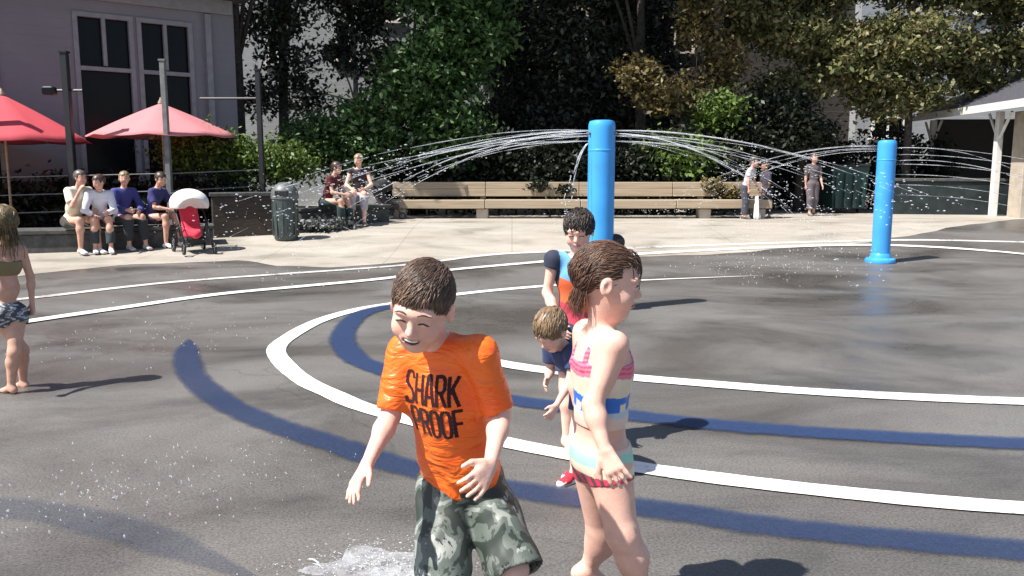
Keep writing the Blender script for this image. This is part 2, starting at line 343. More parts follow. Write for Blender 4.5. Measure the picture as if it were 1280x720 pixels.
# ------------------------------------------------------------------ distance-field modelling (people)
class SDF:
    def __init__(s): s.p = []
    def cone(s, a, b, ra, rb, k=.02, sub=False, cap=False): s.p.append(('c', V(*a), V(*b), ra, rb, k, sub, cap)); return s
    def ell(s, c, r, R=None, k=.02, sub=False):
        s.p.append(('e', V(*c), np.array(r, float) if hasattr(r, '__len__') else np.array([r] * 3, float), np.eye(3) if R is None else R, None, k, sub, False)); return s
    def one(s, q, P):
        if q[0] == 'c':
            a, b, ra, rb = q[1:5]; ba = b - a; L2 = ba @ ba + 1e-12; h = ((P - a) @ ba) / L2
            hc = np.clip(h, 0, 1); d = np.linalg.norm(P - a - hc[:, None] * ba, axis=1) - (ra + (rb - ra) * hc)
            if q[7]: d = np.maximum(d, (h - 1) * math.sqrt(L2))
            return d
        p = (P - q[1]) @ q[3]; r = q[2]
        k0 = np.linalg.norm(p / r, axis=1); k1 = np.linalg.norm(p / (r * r), axis=1) + 1e-9
        return k0 * (k0 - 1) / k1
    def ev(s, P, idx=None):
        d = np.full(len(P), 1.0)
        for i, q in enumerate(s.p):
            if idx is not None and not idx[i]: continue
            e = s.one(q, P); k = q[5]
            if q[6]:
                e = -e; h = np.clip(.5 - .5 * (d - e) / k, 0, 1); d = d + (e - d) * h + k * h * (1 - h)
            else:
                h = np.clip(.5 + .5 * (e - d) / k, 0, 1); d = e + (d - e) * h - k * h * (1 - h)
        return d
    def bbox(s):
        lo = np.full(3, 9e9); hi = -lo
        for q in s.p:
            if q[6]: continue
            if q[0] == 'c':
                for c, r in ((q[1], q[3]), (q[2], q[4])): lo = np.minimum(lo, c - r); hi = np.maximum(hi, c + r)
            else: r = q[2].max(); lo = np.minimum(lo, q[1] - r); hi = np.maximum(hi, q[1] + r)
        return lo - .03, hi + .03
    def mesh(s, name, res, m, parent, mod=None, tint=None, colour=(.5, .5, .5)):
        lo, hi = s.bbox(); n = np.ceil((hi - lo) / res).astype(int) + 1; B = 20
        G = np.full(n, 1.0, np.float32)
        for i0 in range(0, n[0], B):
            for j0 in range(0, n[1], B):
                for k0 in range(0, n[2], B):
                    i1, j1, k1 = min(i0 + B, n[0]), min(j0 + B, n[1]), min(k0 + B, n[2])
                    c = lo + res * (np.array([i0 + i1 - 1, j0 + j1 - 1, k0 + k1 - 1]) / 2)
                    R = res * B * .87 + .012
                    ds = np.array([s.one(q, c[None])[0] for q in s.p])
                    idx = ds < R + .04
                    pos = [ok and not q[6] for ok, q in zip(idx, s.p)]
                    if not any(pos): continue
                    g = np.stack(np.meshgrid(np.arange(i0, i1), np.arange(j0, j1), np.arange(k0, k1), indexing='ij'), -1).reshape(-1, 3) * res + lo
                    d = s.ev(g, idx)
                    if mod is not None: d = mod(g, d)
                    G[i0:i1, j0:j1, k0:k1] = d.reshape(i1 - i0, j1 - j0, k1 - k0)
        G = np.pad(G, 1, constant_values=1.0); lo = lo - res; n = np.array(G.shape)
        neg = G < 0; cs = n - 1; cnt = np.zeros(cs, np.float32); acc = np.zeros((*cs, 3), np.float32)
        sl3 = lambda o: tuple(slice(a, a + c) for a, c in zip(o, cs))
        for ax in range(3):
            for a in (0, 1):
                for b in (0, 1):
                    o0 = [0, 0, 0]; oth = [i for i in range(3) if i != ax]; o0[oth[0]] = a; o0[oth[1]] = b; o1 = list(o0); o1[ax] = 1
                    g0 = G[sl3(o0)]; g1 = G[sl3(o1)]; ch = (g0 < 0) != (g1 < 0)
                    ii = np.nonzero(ch); t = g0[ii] / (g0[ii] - g1[ii])
                    off = np.zeros((len(t), 3), np.float32); off[:, oth[0]] = a; off[:, oth[1]] = b; off[:, ax] = t
                    acc[ii] += off; cnt[ii] += 1
        act = np.nonzero(cnt > 0); idn = np.full(cs, -1, np.int64); idn[act] = np.arange(len(act[0]))
        Vt = lo + res * (np.stack(act, 1) + acc[act] / cnt[act][:, None])
        quads = []
        for ax in range(3):
            u, v_ = [(1, 2), (2, 0), (0, 1)][ax]
            a = np.take(neg, range(0, n[ax] - 1), ax); b = np.take(neg, range(1, n[ax]), ax)
            e = np.stack(np.nonzero(a != b), 1)
            e = e[(e[:, u] > 0) & (e[:, v_] > 0) & (e[:, u] < cs[u]) & (e[:, v_] < cs[v_])]
            fl = a[tuple(e.T)]
            q = []
            for (du, dv) in ((0, 0), (1, 0), (1, 1), (0, 1)):
                f = e.copy(); f[:, u] -= du; f[:, v_] -= dv; q.append(idn[tuple(f.T)])
            q = np.stack(q, 1); q[~fl] = q[~fl][:, ::-1]; quads.append(q)
        Q = np.concatenate(quads)
        # light smoothing of the net
        E = np.concatenate([Q[:, [0, 1]], Q[:, [1, 2]], Q[:, [2, 3]], Q[:, [3, 0]]])
        for _ in range(2):
            A_ = np.zeros_like(Vt); c_ = np.zeros(len(Vt))
            for k in range(3): A_[:, k] = np.bincount(E[:, 0], Vt[E[:, 1], k], len(Vt)) + np.bincount(E[:, 1], Vt[E[:, 0], k], len(Vt))
            c_ = np.bincount(E.ravel(), minlength=len(Vt)); Vt = Vt * .5 + .5 * A_ / np.maximum(c_, 1)[:, None]
        org = V(*parent.location) if parent is not None else V(0, 0, 0)
        me = bpy.data.meshes.new(name); me.vertices.add(len(Vt)); me.vertices.foreach_set('co', (Vt - org).astype(np.float32).ravel())
        me.loops.add(Q.size); me.loops.foreach_set('vertex_index', Q.ravel().astype(np.int32))
        me.polygons.add(len(Q)); me.polygons.foreach_set('loop_start', np.arange(0, Q.size, 4, dtype=np.int32))
        me.polygons.foreach_set('use_smooth', np.ones(len(Q), bool)); me.update(calc_edges=True)
        at_ = me.color_attributes.new('tint', 'FLOAT_COLOR', 'POINT')
        C = np.ones((len(Vt), 4), np.float32); C[:, :3] = colour
        if tint is not None: C[:, :3] = tint(Vt, C[:, :3])
        at_.data.foreach_set('color', C.ravel())
        return link(name, me, m, parent)

def ss(a, b, x): t = np.clip((x - a) / (b - a), 0, 1); return t * t * (3 - 2 * t)
def fold(P, f=40, s=0):
    return (np.sin(P[:, 2] * f + 2.1 * np.sin(P[:, 0] * f * .6 + s) + P[:, 1] * f * .5) * .5 + .3 * np.sin(P[:, 0] * f * 1.7 + P[:, 2] * f * .8 + s * 3 + 1.5 * np.sin(P[:, 1] * f)))

SKIN_A = (.78, .47, .37); SKIN_B = (.60, .34, .25); SKIN_C = (.36, .19, .12)

class Head:
    def __init__(s, c, fwd, up, size=1.0):
        s.c = V(*c); f = nrm(fwd); u = nrm(V(*up) - f * np.dot(V(*up), f)); l = np.cross(u, f)
        s.R = np.stack([l, f, u], 1); s.s = size           # columns: left, forward, up
    def w(s, *p): return s.c + s.R @ (V(*p) * s.s)
    def loc(s, P): return (P - s.c) @ s.R / s.s
def add_head(B, H, detail=True, mouth='smile'):
    z = H.s; E = lambda c, r, k=.012, sub=False: B.ell(H.w(*c), np.array(r) * z, H.R, k * z, sub)
    E((0, -.014, .028), (.073, .090, .078), .02)
    E((0, .022, -.028), (.058, .060, .074), .03)
    E((0, .042, -.080), (.030, .030, .024), .03)
    for sx in (-1, 1):
        E((sx * .034, .048, -.036), (.026, .026, .026), .02)
        if detail: E((sx * .075, -.008, -.008), (.009, .018, .028), .008); E((sx * .083, -.004, -.006), (.006, .010, .017), .004, True)
        else: E((sx * .074, -.008, -.008), (.010, .018, .028), .008)
    if detail:
        E((0, .070, .022), (.050, .016, .012), .015)
        for sx in (-1, 1): E((sx * .030, .092, .004), (.017, .016, .012), .012, True); E((sx * .030, .070, .002), (.016, .014, .011), .004)
        B.cone(H.w(0, .080, .004), H.w(0, .094, -.022), .006 * z, .0095 * z, .010 * z)
        for sx in (-1, 1): E((sx * .009, .086, -.025), (.006, .008, .006), .006)
        if mouth == 'smile':
            E((0, .078, -.050), (.027, .013, .015), .012)
            E((0, .094, -.0550), (.016, .020, .0090), .003, True)
            for sx in (-1, 1): E((sx * .014, .090, -.0495), (.010, .018, .0050), .003, True)
        else:
            E((0, .081, -.047), (.018, .010, .0055), .004); E((0, .080, -.056), (.016, .010, .006), .004)
    else:
        B.cone(H.w(0, .078, .004), H.w(0, .090, -.022), .008 * z, .011 * z, .012 * z)
def head_tint(H, mouth='smile'):
    def f(P, C):
        q = H.loc(P); near = (np.abs(q) < .14).all(1)
        def put(mask, col): C[:] = C * (1 - mask[:, None]) + np.array(col)[None] * mask[:, None]
        ck = near * np.maximum(np.exp(-(((q[:, 0] - .036) / .02) ** 2 + ((q[:, 2] + .03) / .02) ** 2)), np.exp(-(((q[:, 0] + .036) / .02) ** 2 + ((q[:, 2] + .03) / .02) ** 2))) * (q[:, 1] > .03)
        base = C[0].copy(); put(ck * .35, (base[0], base[1] * .62, base[2] * .6))
        if mouth == 'smile':
            r = ((q[:, 0] / .029) ** 2 + ((q[:, 2] + .0535 - 12 * q[:, 0] ** 2) / .0135) ** 2)
            put((near & (q[:, 1] > .05) & (r < .85)).astype(float) * .55, (.58, .22, .19))
            put((near & (q[:, 1] > .045) & (r < .42)).astype(float), (.09, .02, .018))
        else:
            r = ((q[:, 0] / .021) ** 2 + ((q[:, 2] + .052) / .010) ** 2)
            put((near & (q[:, 1] > .05) & (r < 1)).astype(float) * .8, (.52, .19, .17))
            put((near & (q[:, 1] > .05) & (np.abs(q[:, 2] + .0515) < .0016) & (np.abs(q[:, 0]) < .018)).astype(float), (.2, .05, .05))
        return C
    return f
def add_hand(B, w, d, pn, side, s=1.0, curl=.35, spread=.10, fr=1.0):
    """w wrist, d towards the fingers, pn out of the palm, side +1/-1 = which way the thumb leaves"""
    d = nrm(d); pn = nrm(pn - d * np.dot(pn, d)); x = np.cross(d, pn) * side          # x: towards the thumb
    for i, o in enumerate((-.020, -.007, .007, .020)):
        B.cone(w + d * .008 * s + x * o * .6 * s, w + d * .058 * s + x * o * s, .0105 * s, .0095 * s, .010 * s)
    lens = (.036, .046, .050, .044)
    for i, o in enumerate((-.0225, -.0075, .0075, .0225)):
        a = w + d * .060 * s + x * o * s; fd = nrm(d + x * (o / .0225) * spread); L = lens[i] * s
        c1 = curl * (.7 + .12 * i); f1 = nrm(fd * math.cos(c1) + pn * math.sin(c1)); f2 = nrm(fd * math.cos(c1 * 2.2) + pn * math.sin(c1 * 2.2))
        m_ = a + f1 * L * .52; e = m_ + f2 * L * .5
        B.cone(a, m_, .0072 * s * fr, .0064 * s * fr, .003 * s); B.cone(m_, e, .0064 * s * fr, .0052 * s * fr, .002 * s)
    a = w + d * .020 * s + x * .020 * s; t1 = nrm(d * .75 + x * .75 + pn * .25); b = a + t1 * .030 * s; t2 = nrm(d * .95 + x * .35 + pn * .3)
    B.cone(a, b, .0115 * s, .0085 * s, .006 * s); B.cone(b, b + t2 * .026 * s, .0082 * s, .0062 * s, .002 * s)
def add_foot(B, ank, d, s=1.0, pitch=0.0, toes=True):
    d = nrm(V(d[0], d[1], 0)); up = V(0, 0, 1); dd = nrm(d + up * pitch); uu = nrm(up - dd * np.dot(up, dd)); sx = np.cross(dd, uu)
    B.ell(ank - uu * .035 * s - dd * .022 * s, .026 * s, None, .02 * s)
    B.cone(ank - uu * .022 * s, ank - uu * .045 * s + dd * .080 * s, .028 * s, .017 * s, .02 * s)
    B.cone(ank - uu * .045 * s + dd * .05 * s - sx * .014 * s, ank - uu * .048 * s + dd * .095 * s - sx * .016 * s, .016 * s, .013 * s, .015 * s)
    B.cone(ank - uu * .045 * s + dd * .05 * s + sx * .014 * s, ank - uu * .048 * s + dd * .095 * s + sx * .016 * s, .016 * s, .013 * s, .015 * s)
    if toes:
        for k in range(5):
            o = (-.026 + .013 * k) * s; B.cone(ank - uu * .050 * s + dd * .095 * s + sx * o, ank - uu * .052 * s + dd * (.118 - .004 * abs(k - 1.2)) * s + sx * o * 1.1, .0085 * s, .007 * s, .003 * s)

class Figure:
    """joints J (world): P hips, N neck base, sR sL eR eL wR wL kR kL aR aL ; s = build scale (1 = child of 1.2 m)"""
    def __init__(s, J, sc=1.0, wide=1.0, hip=.055):
        s.J = {k: V(*v) for k, v in J.items()}; J = s.J; s.sc = sc; s.wide = wide
        s.u = nrm(J['N'] - J['P']); s.L = np.linalg.norm(J['N'] - J['P'])
        e = J['sL'] - J['sR']; e = nrm(e - s.u * np.dot(e, s.u)); s.e = e; s.f = np.cross(e, s.u); s.R = np.stack([s.e, s.f, s.u], 1)
        he = J.get('he', e); he = nrm(he); s.he = he
        J.setdefault('hR', J['P'] - he * hip * sc - s.u * .01 * sc); J.setdefault('hL', J['P'] + he * hip * sc - s.u * .01 * sc)
    def torso(s, B, g=0.0, lo=0, hi=1):
        c = s.sc; J = s.J; k = .035 * c; w_ = s.wide
        hR = np.stack([s.he, np.cross(s.he, s.u), s.u], 1)
        B.ell(J['P'] + s.u * .015 * c, np.array([.098 * w_, .074 * w_, .082]) * c + g, hR, k)
        B.ell(J['P'] + s.u * s.L * .38 - s.f * .0 * c, np.array([.082 * w_, .064 * w_, .105]) * c + g, s.R, k)
        B.ell(J['P'] + s.u * s.L * .72 + s.f * .003 * c, np.array([.102 * w_, .073 * w_, .105]) * c + g, s.R, k)
        for sd in ('sR', 'sL'): B.cone(J['N'] - s.u * .03 * c, J[sd], .034 * c + g, .033 * c + g, k)
    def arm(s, B, sd, g=0.0):
        J = s.J; c = s.sc; k = .02 * c
        B.cone(J['s' + sd], J['e' + sd], .033 * c + g, .0245 * c + g, k); m = J['e' + sd] * .7 + J['w' + sd] * .3
        B.cone(J['e' + sd], m, .0245 * c + g, .0255 * c + g, k); B.cone(m, J['w' + sd], .0255 * c + g, .0165 * c + g, k)
    def leg(s, B, sd, g=0.0):
        J = s.J; c = s.sc; k = .025 * c
        B.cone(J['h' + sd], J['k' + sd], .062 * c + g, .041 * c + g, k); m = J['k' + sd] * .68 + J['a' + sd] * .32
        bk = nrm(np.cross(np.cross(J['a' + sd] - J['k' + sd], s.f), J['a' + sd] - J['k' + sd])) * .010 * c
        B.cone(J['k' + sd], m + bk, .040 * c + g, .042 * c + g, k); B.cone(m + bk, J['a' + sd], .041 * c + g, .0245 * c + g, k)
    def tc(s, P): q = P - s.J['P']; return q @ s.e, q @ s.f, (q @ s.u) / s.L
def build_body(F, H, root, res, skin, hands=None, feet=None, detail=True, mouth='smile', legs=True):
    B = SDF(); F.torso(B); c = F.sc
    B.cone(F.J['N'] - F.u * .03 * c, H.w(0, -.012, -.035), .036 * c, .033 * c, .02 * c)
    for sd in 'RL':
        F.arm(B, sd); F.leg(B, sd)
    add_head(B, H, detail, mouth)
    for h in (hands or []): add_hand(B, *h[:4], **h[4])
    for f in (feet or []): add_foot(B, *f[:2], **f[2])
    return B.mesh('body', res, M['skin'], root, tint=head_tint(H, mouth), colour=skin)
def hair_cap(H, root, col, grow=1.08, res=.006, low=-.03, fringe=.052, back=-.06, extra=None):
    B = SDF(); z = H.s
    B.ell(H.w(0, -.018, .030), np.array([.073, .090, .080]) * grow * z, H.R, .01)
    if extra: extra(B)
    def mod(P, d):
        q = H.loc(P)
        d = d + .0009 * z * np.sin(q[:, 0] * 190 + 3 * np.sin(q[:, 2] * 60)) * np.sin(q[:, 2] * 50 + q[:, 1] * 80) + .0008 * z * np.sin(q[:, 0] * 420 + q[:, 1] * 70)
        face = np.minimum(q[:, 1] - .030, fringe + .009 * np.sin(q[:, 0] * 95 + 1) + .006 * np.sin(q[:, 0] * 240) + .12 * q[:, 0] - q[:, 2])            # >0 in the face region
        side = np.minimum(np.minimum(q[:, 1] + .012, low + .03 - q[:, 2]), q[:, 1] + .012)
        d = np.maximum(d, np.minimum(face, 9) * z)
        d = np.maximum(d, np.minimum(q[:, 1] + .035, low + .02 - q[:, 2]) * z)
        return np.maximum(d, (back - q[:, 2]) * z)
    def tint(P, C):
        q = H.loc(P); n = .5 + .5 * np.sin(q[:, 0] * 170 + 4 * np.sin(q[:, 2] * 40 + q[:, 1] * 30)); return C * (.75 + .6 * n)[:, None]
    return B.mesh('hair', res, M['hair'], root, mod=mod, tint=tint, colour=col)
def locks(H, root, col, n, flow, length, ok, name='hair', seg=9, r=.0032, hang=None, seed=1, grow=(1.06, 1.13), var=.5):
    """tapered locks that leave the scalp and follow it; flow(q)->local direction; hang: world direction once clear of the skull"""
    R_ = np.random.default_rng(seed); b = MB(); cols_ = []; z = H.s; c0 = V(0, -.018, .030); rr = V(.073, .090, .080)
    made = 0
    while made < n:
        v = nrm(R_.normal(size=3)); q = c0 + v * rr
        if not ok(q): continue
        made += 1; g = R_.uniform(*grow); L = length * R_.uniform(.6, 1.2); p = c0 + v * rr * (g - .05); pts = [H.w(*p)]; free = False; pw = pts[0]
        jit = R_.normal(size=3) * .20
        for k in range(seg):
            st = L / seg
            if not free:
                nv = nrm((p - c0) / rr ** 2); f = V(*flow(p)) + jit; f = f - nv * np.dot(f, nv); p = p + nrm(f) * st
                if hang is not None and p[2] < -.03: free = True
                e = (p - c0) / rr; gl = g + .02 * math.sin(k + made); en = np.linalg.norm(e)
                if p[2] > -.055: p = c0 + e / en * gl * rr
                pw = H.w(*p)
            else:
                pw = pw + nrm(V(*hang) + H.R @ (jit * .5) + R_.normal(size=3) * .12) * st * z
            pts.append(pw.copy())
        rad = [r * z * (.8 + .4 * math.sin(i * .7)) * (1 - .75 * (i / seg) ** 2) for i in range(len(pts))]
        b.tube(pts, rad, 4, True); cc = np.array(col) * (1 + var * R_.uniform(-1, 1.2)); cols_ += [cc] * (len(pts) * 4)
    o = b.build(name, M['hair'], root, smooth=True)
    a = o.data.color_attributes.new('tint', 'FLOAT_COLOR', 'POINT'); C = np.ones((len(cols_), 4), np.float32); C[:, :3] = np.array(cols_)
    a.data.foreach_set('color', C.ravel()); return o
def colour_all(o, col):
    a = o.data.color_attributes.new('tint', 'FLOAT_COLOR', 'POINT'); C = np.ones((len(o.data.vertices), 4), np.float32); C[:, :3] = col
    a.data.foreach_set('color', C.ravel()); return o
def face_bits(H, root, squint=True, brow=(.10, .06, .04), mouth='smile'):
    from mathutils.bvhtree import BVHTree
    bo = [o for o in root.children if o.name.startswith('body')][0].data
    vs = np.empty(len(bo.vertices) * 3, np.float32); bo.vertices.foreach_get('co', vs); q = np.empty(len(bo.loops), np.int32); bo.loops.foreach_get('vertex_index', q)
    tr_ = BVHTree.FromPolygons((vs.reshape(-1, 3) + np.array(root.location)).tolist(), q.reshape(-1, 4).tolist())
    def on(x, z, lift=.0004):
        h = tr_.ray_cast(Vector(H.w(x, .25, z)), Vector(-H.R[:, 1]))
        return V(*h[0]) + H.R[:, 1] * lift if h[0] is not None else H.w(x, .08, z)
    for sx in (-1, 1):
        b = MB()
        pts = [on(sx * (.013 + .033 * t), .022 + .008 * math.sin(math.pi * (t * .75 + .2))) for t in np.linspace(0, 1, 7)]
        b.tube(pts, [.0010 * H.s, .0018 * H.s, .0022 * H.s, .0022 * H.s, .0018 * H.s, .0014 * H.s, .0006 * H.s], 5)
        colour_all(b.build('eyebrow', M['hair'], root, smooth=True), brow)
        b = MB()
        if squint:
            pts = [on(sx * (.015 + .028 * t), -.001 + .0070 * math.sin(math.pi * t)) for t in np.linspace(0, 1, 9)]
            b.tube(pts, [.0008 * H.s] + [.0022 * H.s] * 7 + [.0008 * H.s], 5)
            colour_all(b.build('eye', M['hair'], root, smooth=True), (.03, .018, .014))
        else:
            b.ico(H.w(sx * .031, .0775, .002), .0095 * H.s); eo = colour_all(b.build('eye', M['skin'], root, smooth=True), (.6, .58, .56))
            g = MB(); g.ico(H.w(sx * .0315, .0838, .002), .0048 * H.s, (1, 1, 1)); colour_all(g.build('iris', M['hair'], eo, origin=V(*root.location), smooth=True), (.04, .022, .015))
            g = MB(); pts = [H.w(sx * (.016 + .030 * t), .0868 - .012 * t * t, .004 + .006 * math.sin(math.pi * t)) for t in np.linspace(0, 1, 7)]
            g.tube(pts, .0015 * H.s, 5); colour_all(g.build('eyelash', M['hair'], eo, origin=V(*root.location), smooth=True), (.03, .018, .014))
    if mouth == 'smile':
        b = MB()
        pts = [H.w(x, .0855 - x * x * 12, -.0495 + 9 * x * x) for x in np.linspace(-.018, .018, 9)]
        b.tube(pts, [.0015 * H.s] + [.0032 * H.s] * 7 + [.0015 * H.s], 6)
        colour_all(b.build('teeth', M['skin'], root, smooth=True), (.80, .77, .70))

# ------------------------------------------------------------------ THE BOY in the orange shirt
def build_boy():
    base = gp(575, 875)
    J = dict(P=at(577, 606, 2.26), N=at(549, 424, 2.15), sR=at(504, 441, 2.20), sL=at(600, 441, 2.08),
             eR=at(488, 520, 2.16), wR=at(460, 578, 2.04), eL=at(626, 520, 2.10), wL=at(613, 580, 1.96),
             kR=at(558, 738, 2.08), kL=at(640, 712, 2.12))
    J['aR'] = V(at(565, 860, 2.10)[0], 2.14, .07); J['aL'] = V(J['kL'][0] + .02, 2.42, .26)
    J['he'] = V(1, .05, -.06)
    F = Figure(J, 1.0)
    root = empty('person', (J['aR'][0], J['aR'][1], 0), 'laughing boy in neon orange SHARK PROOF shirt and camouflage shorts running at the front', 'person')
    H = Head(at(527, 383, 2.05), (-.22, -1, -.42), (.10, -.42, 1), .99)
    hr = nrm(at(438, 616, 1.98) - F.J['wR']); hl = nrm(at(592, 612, 1.88) - F.J['wL'])
    hands = [(F.J['wR'], hr, V(.75, .55, -.1), 1, dict(s=1.02, curl=.25, spread=.16)),
             (F.J['wL'], hl, V(-.45, .85, -.2), -1, dict(s=1.02, curl=.45, spread=.14))]
    feet = [(F.J['aR'], V(-.1, -1, 0), dict(s=1.05)), (F.J['aL'], V(0, -1, 0), dict(s=1.05, pitch=-.9))]
    build_body(F, H, root, .0038, SKIN_A, hands, feet, True, 'smile')
    face_bits(H, root, True)
    # shirt
    B = SDF(); F.torso(B, .010)
    for sd in 'RL':
        a, b = F.J['s' + sd], F.J['e' + sd]; B.cone(a, a + (b - a) * .90, .043, .040, .03, cap=True)
    B.ell(F.J['P'] + F.u * F.L * .22, np.array([.110, .090, .12]), F.R, .05); B.ell(F.J['P'] + F.u * F.L * .55, np.array([.110, .086, .12]), F.R, .05)
    neck = F.J['N'] + F.u * .01; hc = H.c
    def mod(P, d):
        x, y, t = F.tc(P)
        arm = np.abs(x) > .11
        d = d + .0032 * fold(P, 19, 4) + .0044 * fold(P, 42, 1) * (.35 + .65 * (1 - ss(.15, .5, t)) + .5 * arm) + .004 * np.sin(t * 46 + 5 * x / .1 + 1.4 * np.sin(x * 30)) * (1 - ss(.0, .34, t))
        d = np.maximum(d, -(P - F.J['P']) @ F.u - .005 + .012 * np.sin(x * 24 + 1) + 99 * (np.abs(x) > .14) * -1)
        nd = np.linalg.norm((P - neck) - ((P - neck) @ F.u)[:, None] * F.u, axis=1)
        return np.maximum(d, np.where((P - neck) @ F.u > -.01, .039 - nd, -1))
    m, t, p = newmat('wet_orange_jersey'); tc_ = t.nodes.new('ShaderNodeTexCoord').outputs['Object']; mp = t.nodes.new('ShaderNodeMapping'); mp.inputs['Rotation'].default_value = (0, .5, 0); mp.inputs['Scale'].default_value = (1, 1, 2.6); t.links.new(tc_, mp.inputs[0])
    t.links.new(mixc(t, ramp(t, noise(t, mp.outputs[0], 6, 4, .6, .8), [(.45, 0.0), (.62, .75)]), (1.0, .175, .018), (1.0, .105, .010)), p.inputs['Base Color']); p.inputs['Roughness'].default_value = .38; p.inputs['Specular IOR Level'].default_value = .5
    bb = t.nodes.new('ShaderNodeBump'); bb.inputs['Strength'].default_value = .75; bb.inputs['Distance'].default_value = .022; t.links.new(noise(t, mp.outputs[0], 8, 3, .5, 1.6), bb.inputs['Height']); t.links.new(bb.outputs[0], p.inputs['Normal'])
    sh = B.mesh('shirt', .0038, m, root, mod=mod)
    # lettering, wrapped onto the front of the shirt
    G = {'S': [[(.92, .80), (.80, .97), (.5, 1), (.2, .97), (.06, .82), (.08, .65), (.3, .55), (.7, .45), (.92, .33), (.94, .16), (.8, .03), (.5, 0), (.2, .03), (.06, .2)]],
         'H': [[(.08, 0), (.08, 1)], [(.92, 0), (.92, 1)], [(.08, .5), (.92, .5)]], 'A': [[(.04, 0), (.36, 1), (.64, 1), (.96, 0)], [(.18, .34), (.82, .34)]],
         'R': [[(.08, 0), (.08, 1), (.7, 1), (.92, .88), (.92, .62), (.7, .5), (.08, .5)], [(.55, .5), (.95, 0)]], 'K': [[(.08, 0), (.08, 1)], [(.95, 1), (.15, .45)], [(.38, .62), (.97, 0)]],
         'P': [[(.08, 0), (.08, 1), (.7, 1), (.92, .88), (.92, .60), (.7, .46), (.08, .46)]], 'O': [[(.5, 1), (.2, .96), (.07, .8), (.07, .2), (.2, .04), (.5, 0), (.8, .04), (.93, .2), (.93, .8), (.8, .96), (.5, 1)]],
         'F': [[(.08, 0), (.08, 1), (.94, 1)], [(.08, .52), (.8, .52)]]}
    b = MB(); L = F.L
    vs = np.empty(len(sh.data.vertices) * 3, np.float32); sh.data.vertices.foreach_get('co', vs)
    from mathutils.bvhtree import BVHTree
    vv = vs.reshape(-1, 3) + np.array(root.location); tree = BVHTree.FromPolygons(vv.tolist(), [tuple(p.vertices) for p in sh.data.polygons])
    def onshirt(x, y, lift=.0012):
        yc = L * .55; x, y = x * math.cos(TA) - (y - yc) * math.sin(TA), x * math.sin(TA) + (y - yc) * math.cos(TA) + yc
        o = F.J['P'] + F.e * x + F.u * y + F.f * .35
        h = tree.ray_cast(Vector(o), Vector(-F.f))
        return (V(*h[0]) + F.f * lift) if h[0] is not None else None
    TA = math.radians(-1)
    def word(wd, x0, y0, cw, ch, gap, sw):
        for i, c in enumerate(wd):
            for st in G[c]:
                pl = [V(x0 + i * (cw + gap) + a * cw, y0 + d * ch) for a, d in st]; pts = []
                for a, d in zip(pl[:-1], pl[1:]):
                    k = max(2, int(np.linalg.norm(d - a) / .003)); pts += [a + (d - a) * t for t in np.linspace(0, 1, k, endpoint=False)]
                pts.append(pl[-1]); n = len(pts); vsx = []; ok = True
                for j in range(n):
                    t = nrm(pts[min(j + 1, n - 1)] - pts[max(j - 1, 0)]); nn = V(-t[1], t[0])
                    for o in (-.5, 0, .5):
                        wv = sw * (1 + .10 * math.sin(j * 1.7 + i * 3)); q = onshirt(*(pts[j] + nn * o * wv)); ok = ok and q is not None; vsx.append(q)
                if ok: b.add(vsx, [(j * 3 + k, j * 3 + k + 1, (j + 1) * 3 + k + 1, (j + 1) * 3 + k) for j in range(n - 1) for k in range(2)])
    L = F.L
    word('SHARK', -.072, L * .50 + .080, .0255, .079, .0062, .0088)
    word('PROOF', -.060, L * .50 + .080 - .091, .0250, .079, .0056, .0088)
    colour_all(b.build('shirt_lettering', M['cloth'], root), (.035, .008, .012))
    # shorts
    B = SDF(); c = 1.0
    hR = np.stack([F.he, np.cross(F.he, F.u), F.u], 1)
    B.ell(F.J['P'] + F.u * .01, np.array([.113, .093, .09]), hR, .03)
    for sd in 'RL':
        a, k_ = F.J['h' + sd], F.J['k' + sd]; out = F.he * (.010 if sd == 'L' else -.010)
        B.cone(a, a + (k_ - a) * 1.04 + out, .074, .077 if sd == 'L' else .077, .022, cap=True)
    def mod(P, d):
        x, y, t = F.tc(P)
        d = d + .0055 * fold(P, 30, 2) + .003 * fold(P, 70, 5)
        d = np.maximum(d, (P - F.J['P']) @ F.u - .055)
        for sd in 'RL':                                      # hollow the legs out at the hem
            a, k_ = F.J['h' + sd], F.J['k' + sd]; ba = k_ - a + F.he * (.010 if sd == 'L' else -.010); h = ((P - a) @ ba) / (ba @ ba); dd = np.linalg.norm(P - a - h[:, None] * ba, axis=1) - .068
            d = np.where(h > .95, np.maximum(d, -dd), d)
        return d
    m, t, p = newmat('camouflage_cloth'); tc_ = t.nodes.new('ShaderNodeTexCoord').outputs['Object']
    n1 = noise(t, tc_, 11, 3, .55, 1.0); n2 = noise(t, tc_, 17, 4, .6, 1.5)
    c1 = ramp(t, n1, [(.0, (.030, .040, .032)), (.46, (.030, .040, .032)), (.48, (.105, .125, .105)), (.57, (.105, .125, .105)), (.59, (.27, .29, .26))])
    base_ = mixc(t, ramp(t, n2, [(.57, 0.0), (.59, 1.0)]), c1, (.03, .036, .03)); t.links.new(base_, p.inputs['Base Color']); p.inputs['Roughness'].default_value = .55
    B.mesh('shorts', .0045, m, root, mod=mod)
    # hair
    hair_cap(H, root, (.060, .036, .025), 1.035, .0045, low=-.012, fringe=.066, back=-.075)
    def flow(q): return (q[0] * 6 - .5 - (q[1] > .02) * .5, 1.0 - q[1] * 4, -.4 - (q[1] > .03) * 1.2)
    locks(H, root, (.100, .062, .042), 2800, flow, .075, lambda q: q[2] > .0 and not (q[1] > .045 and q[2] < .062) and not (q[1] > -.01 and q[2] < .010), seg=8, r=.0011, seed=4, grow=(1.03, 1.065))
    def flow2(q): return (q[0] * 5 - .5, .2, -1)
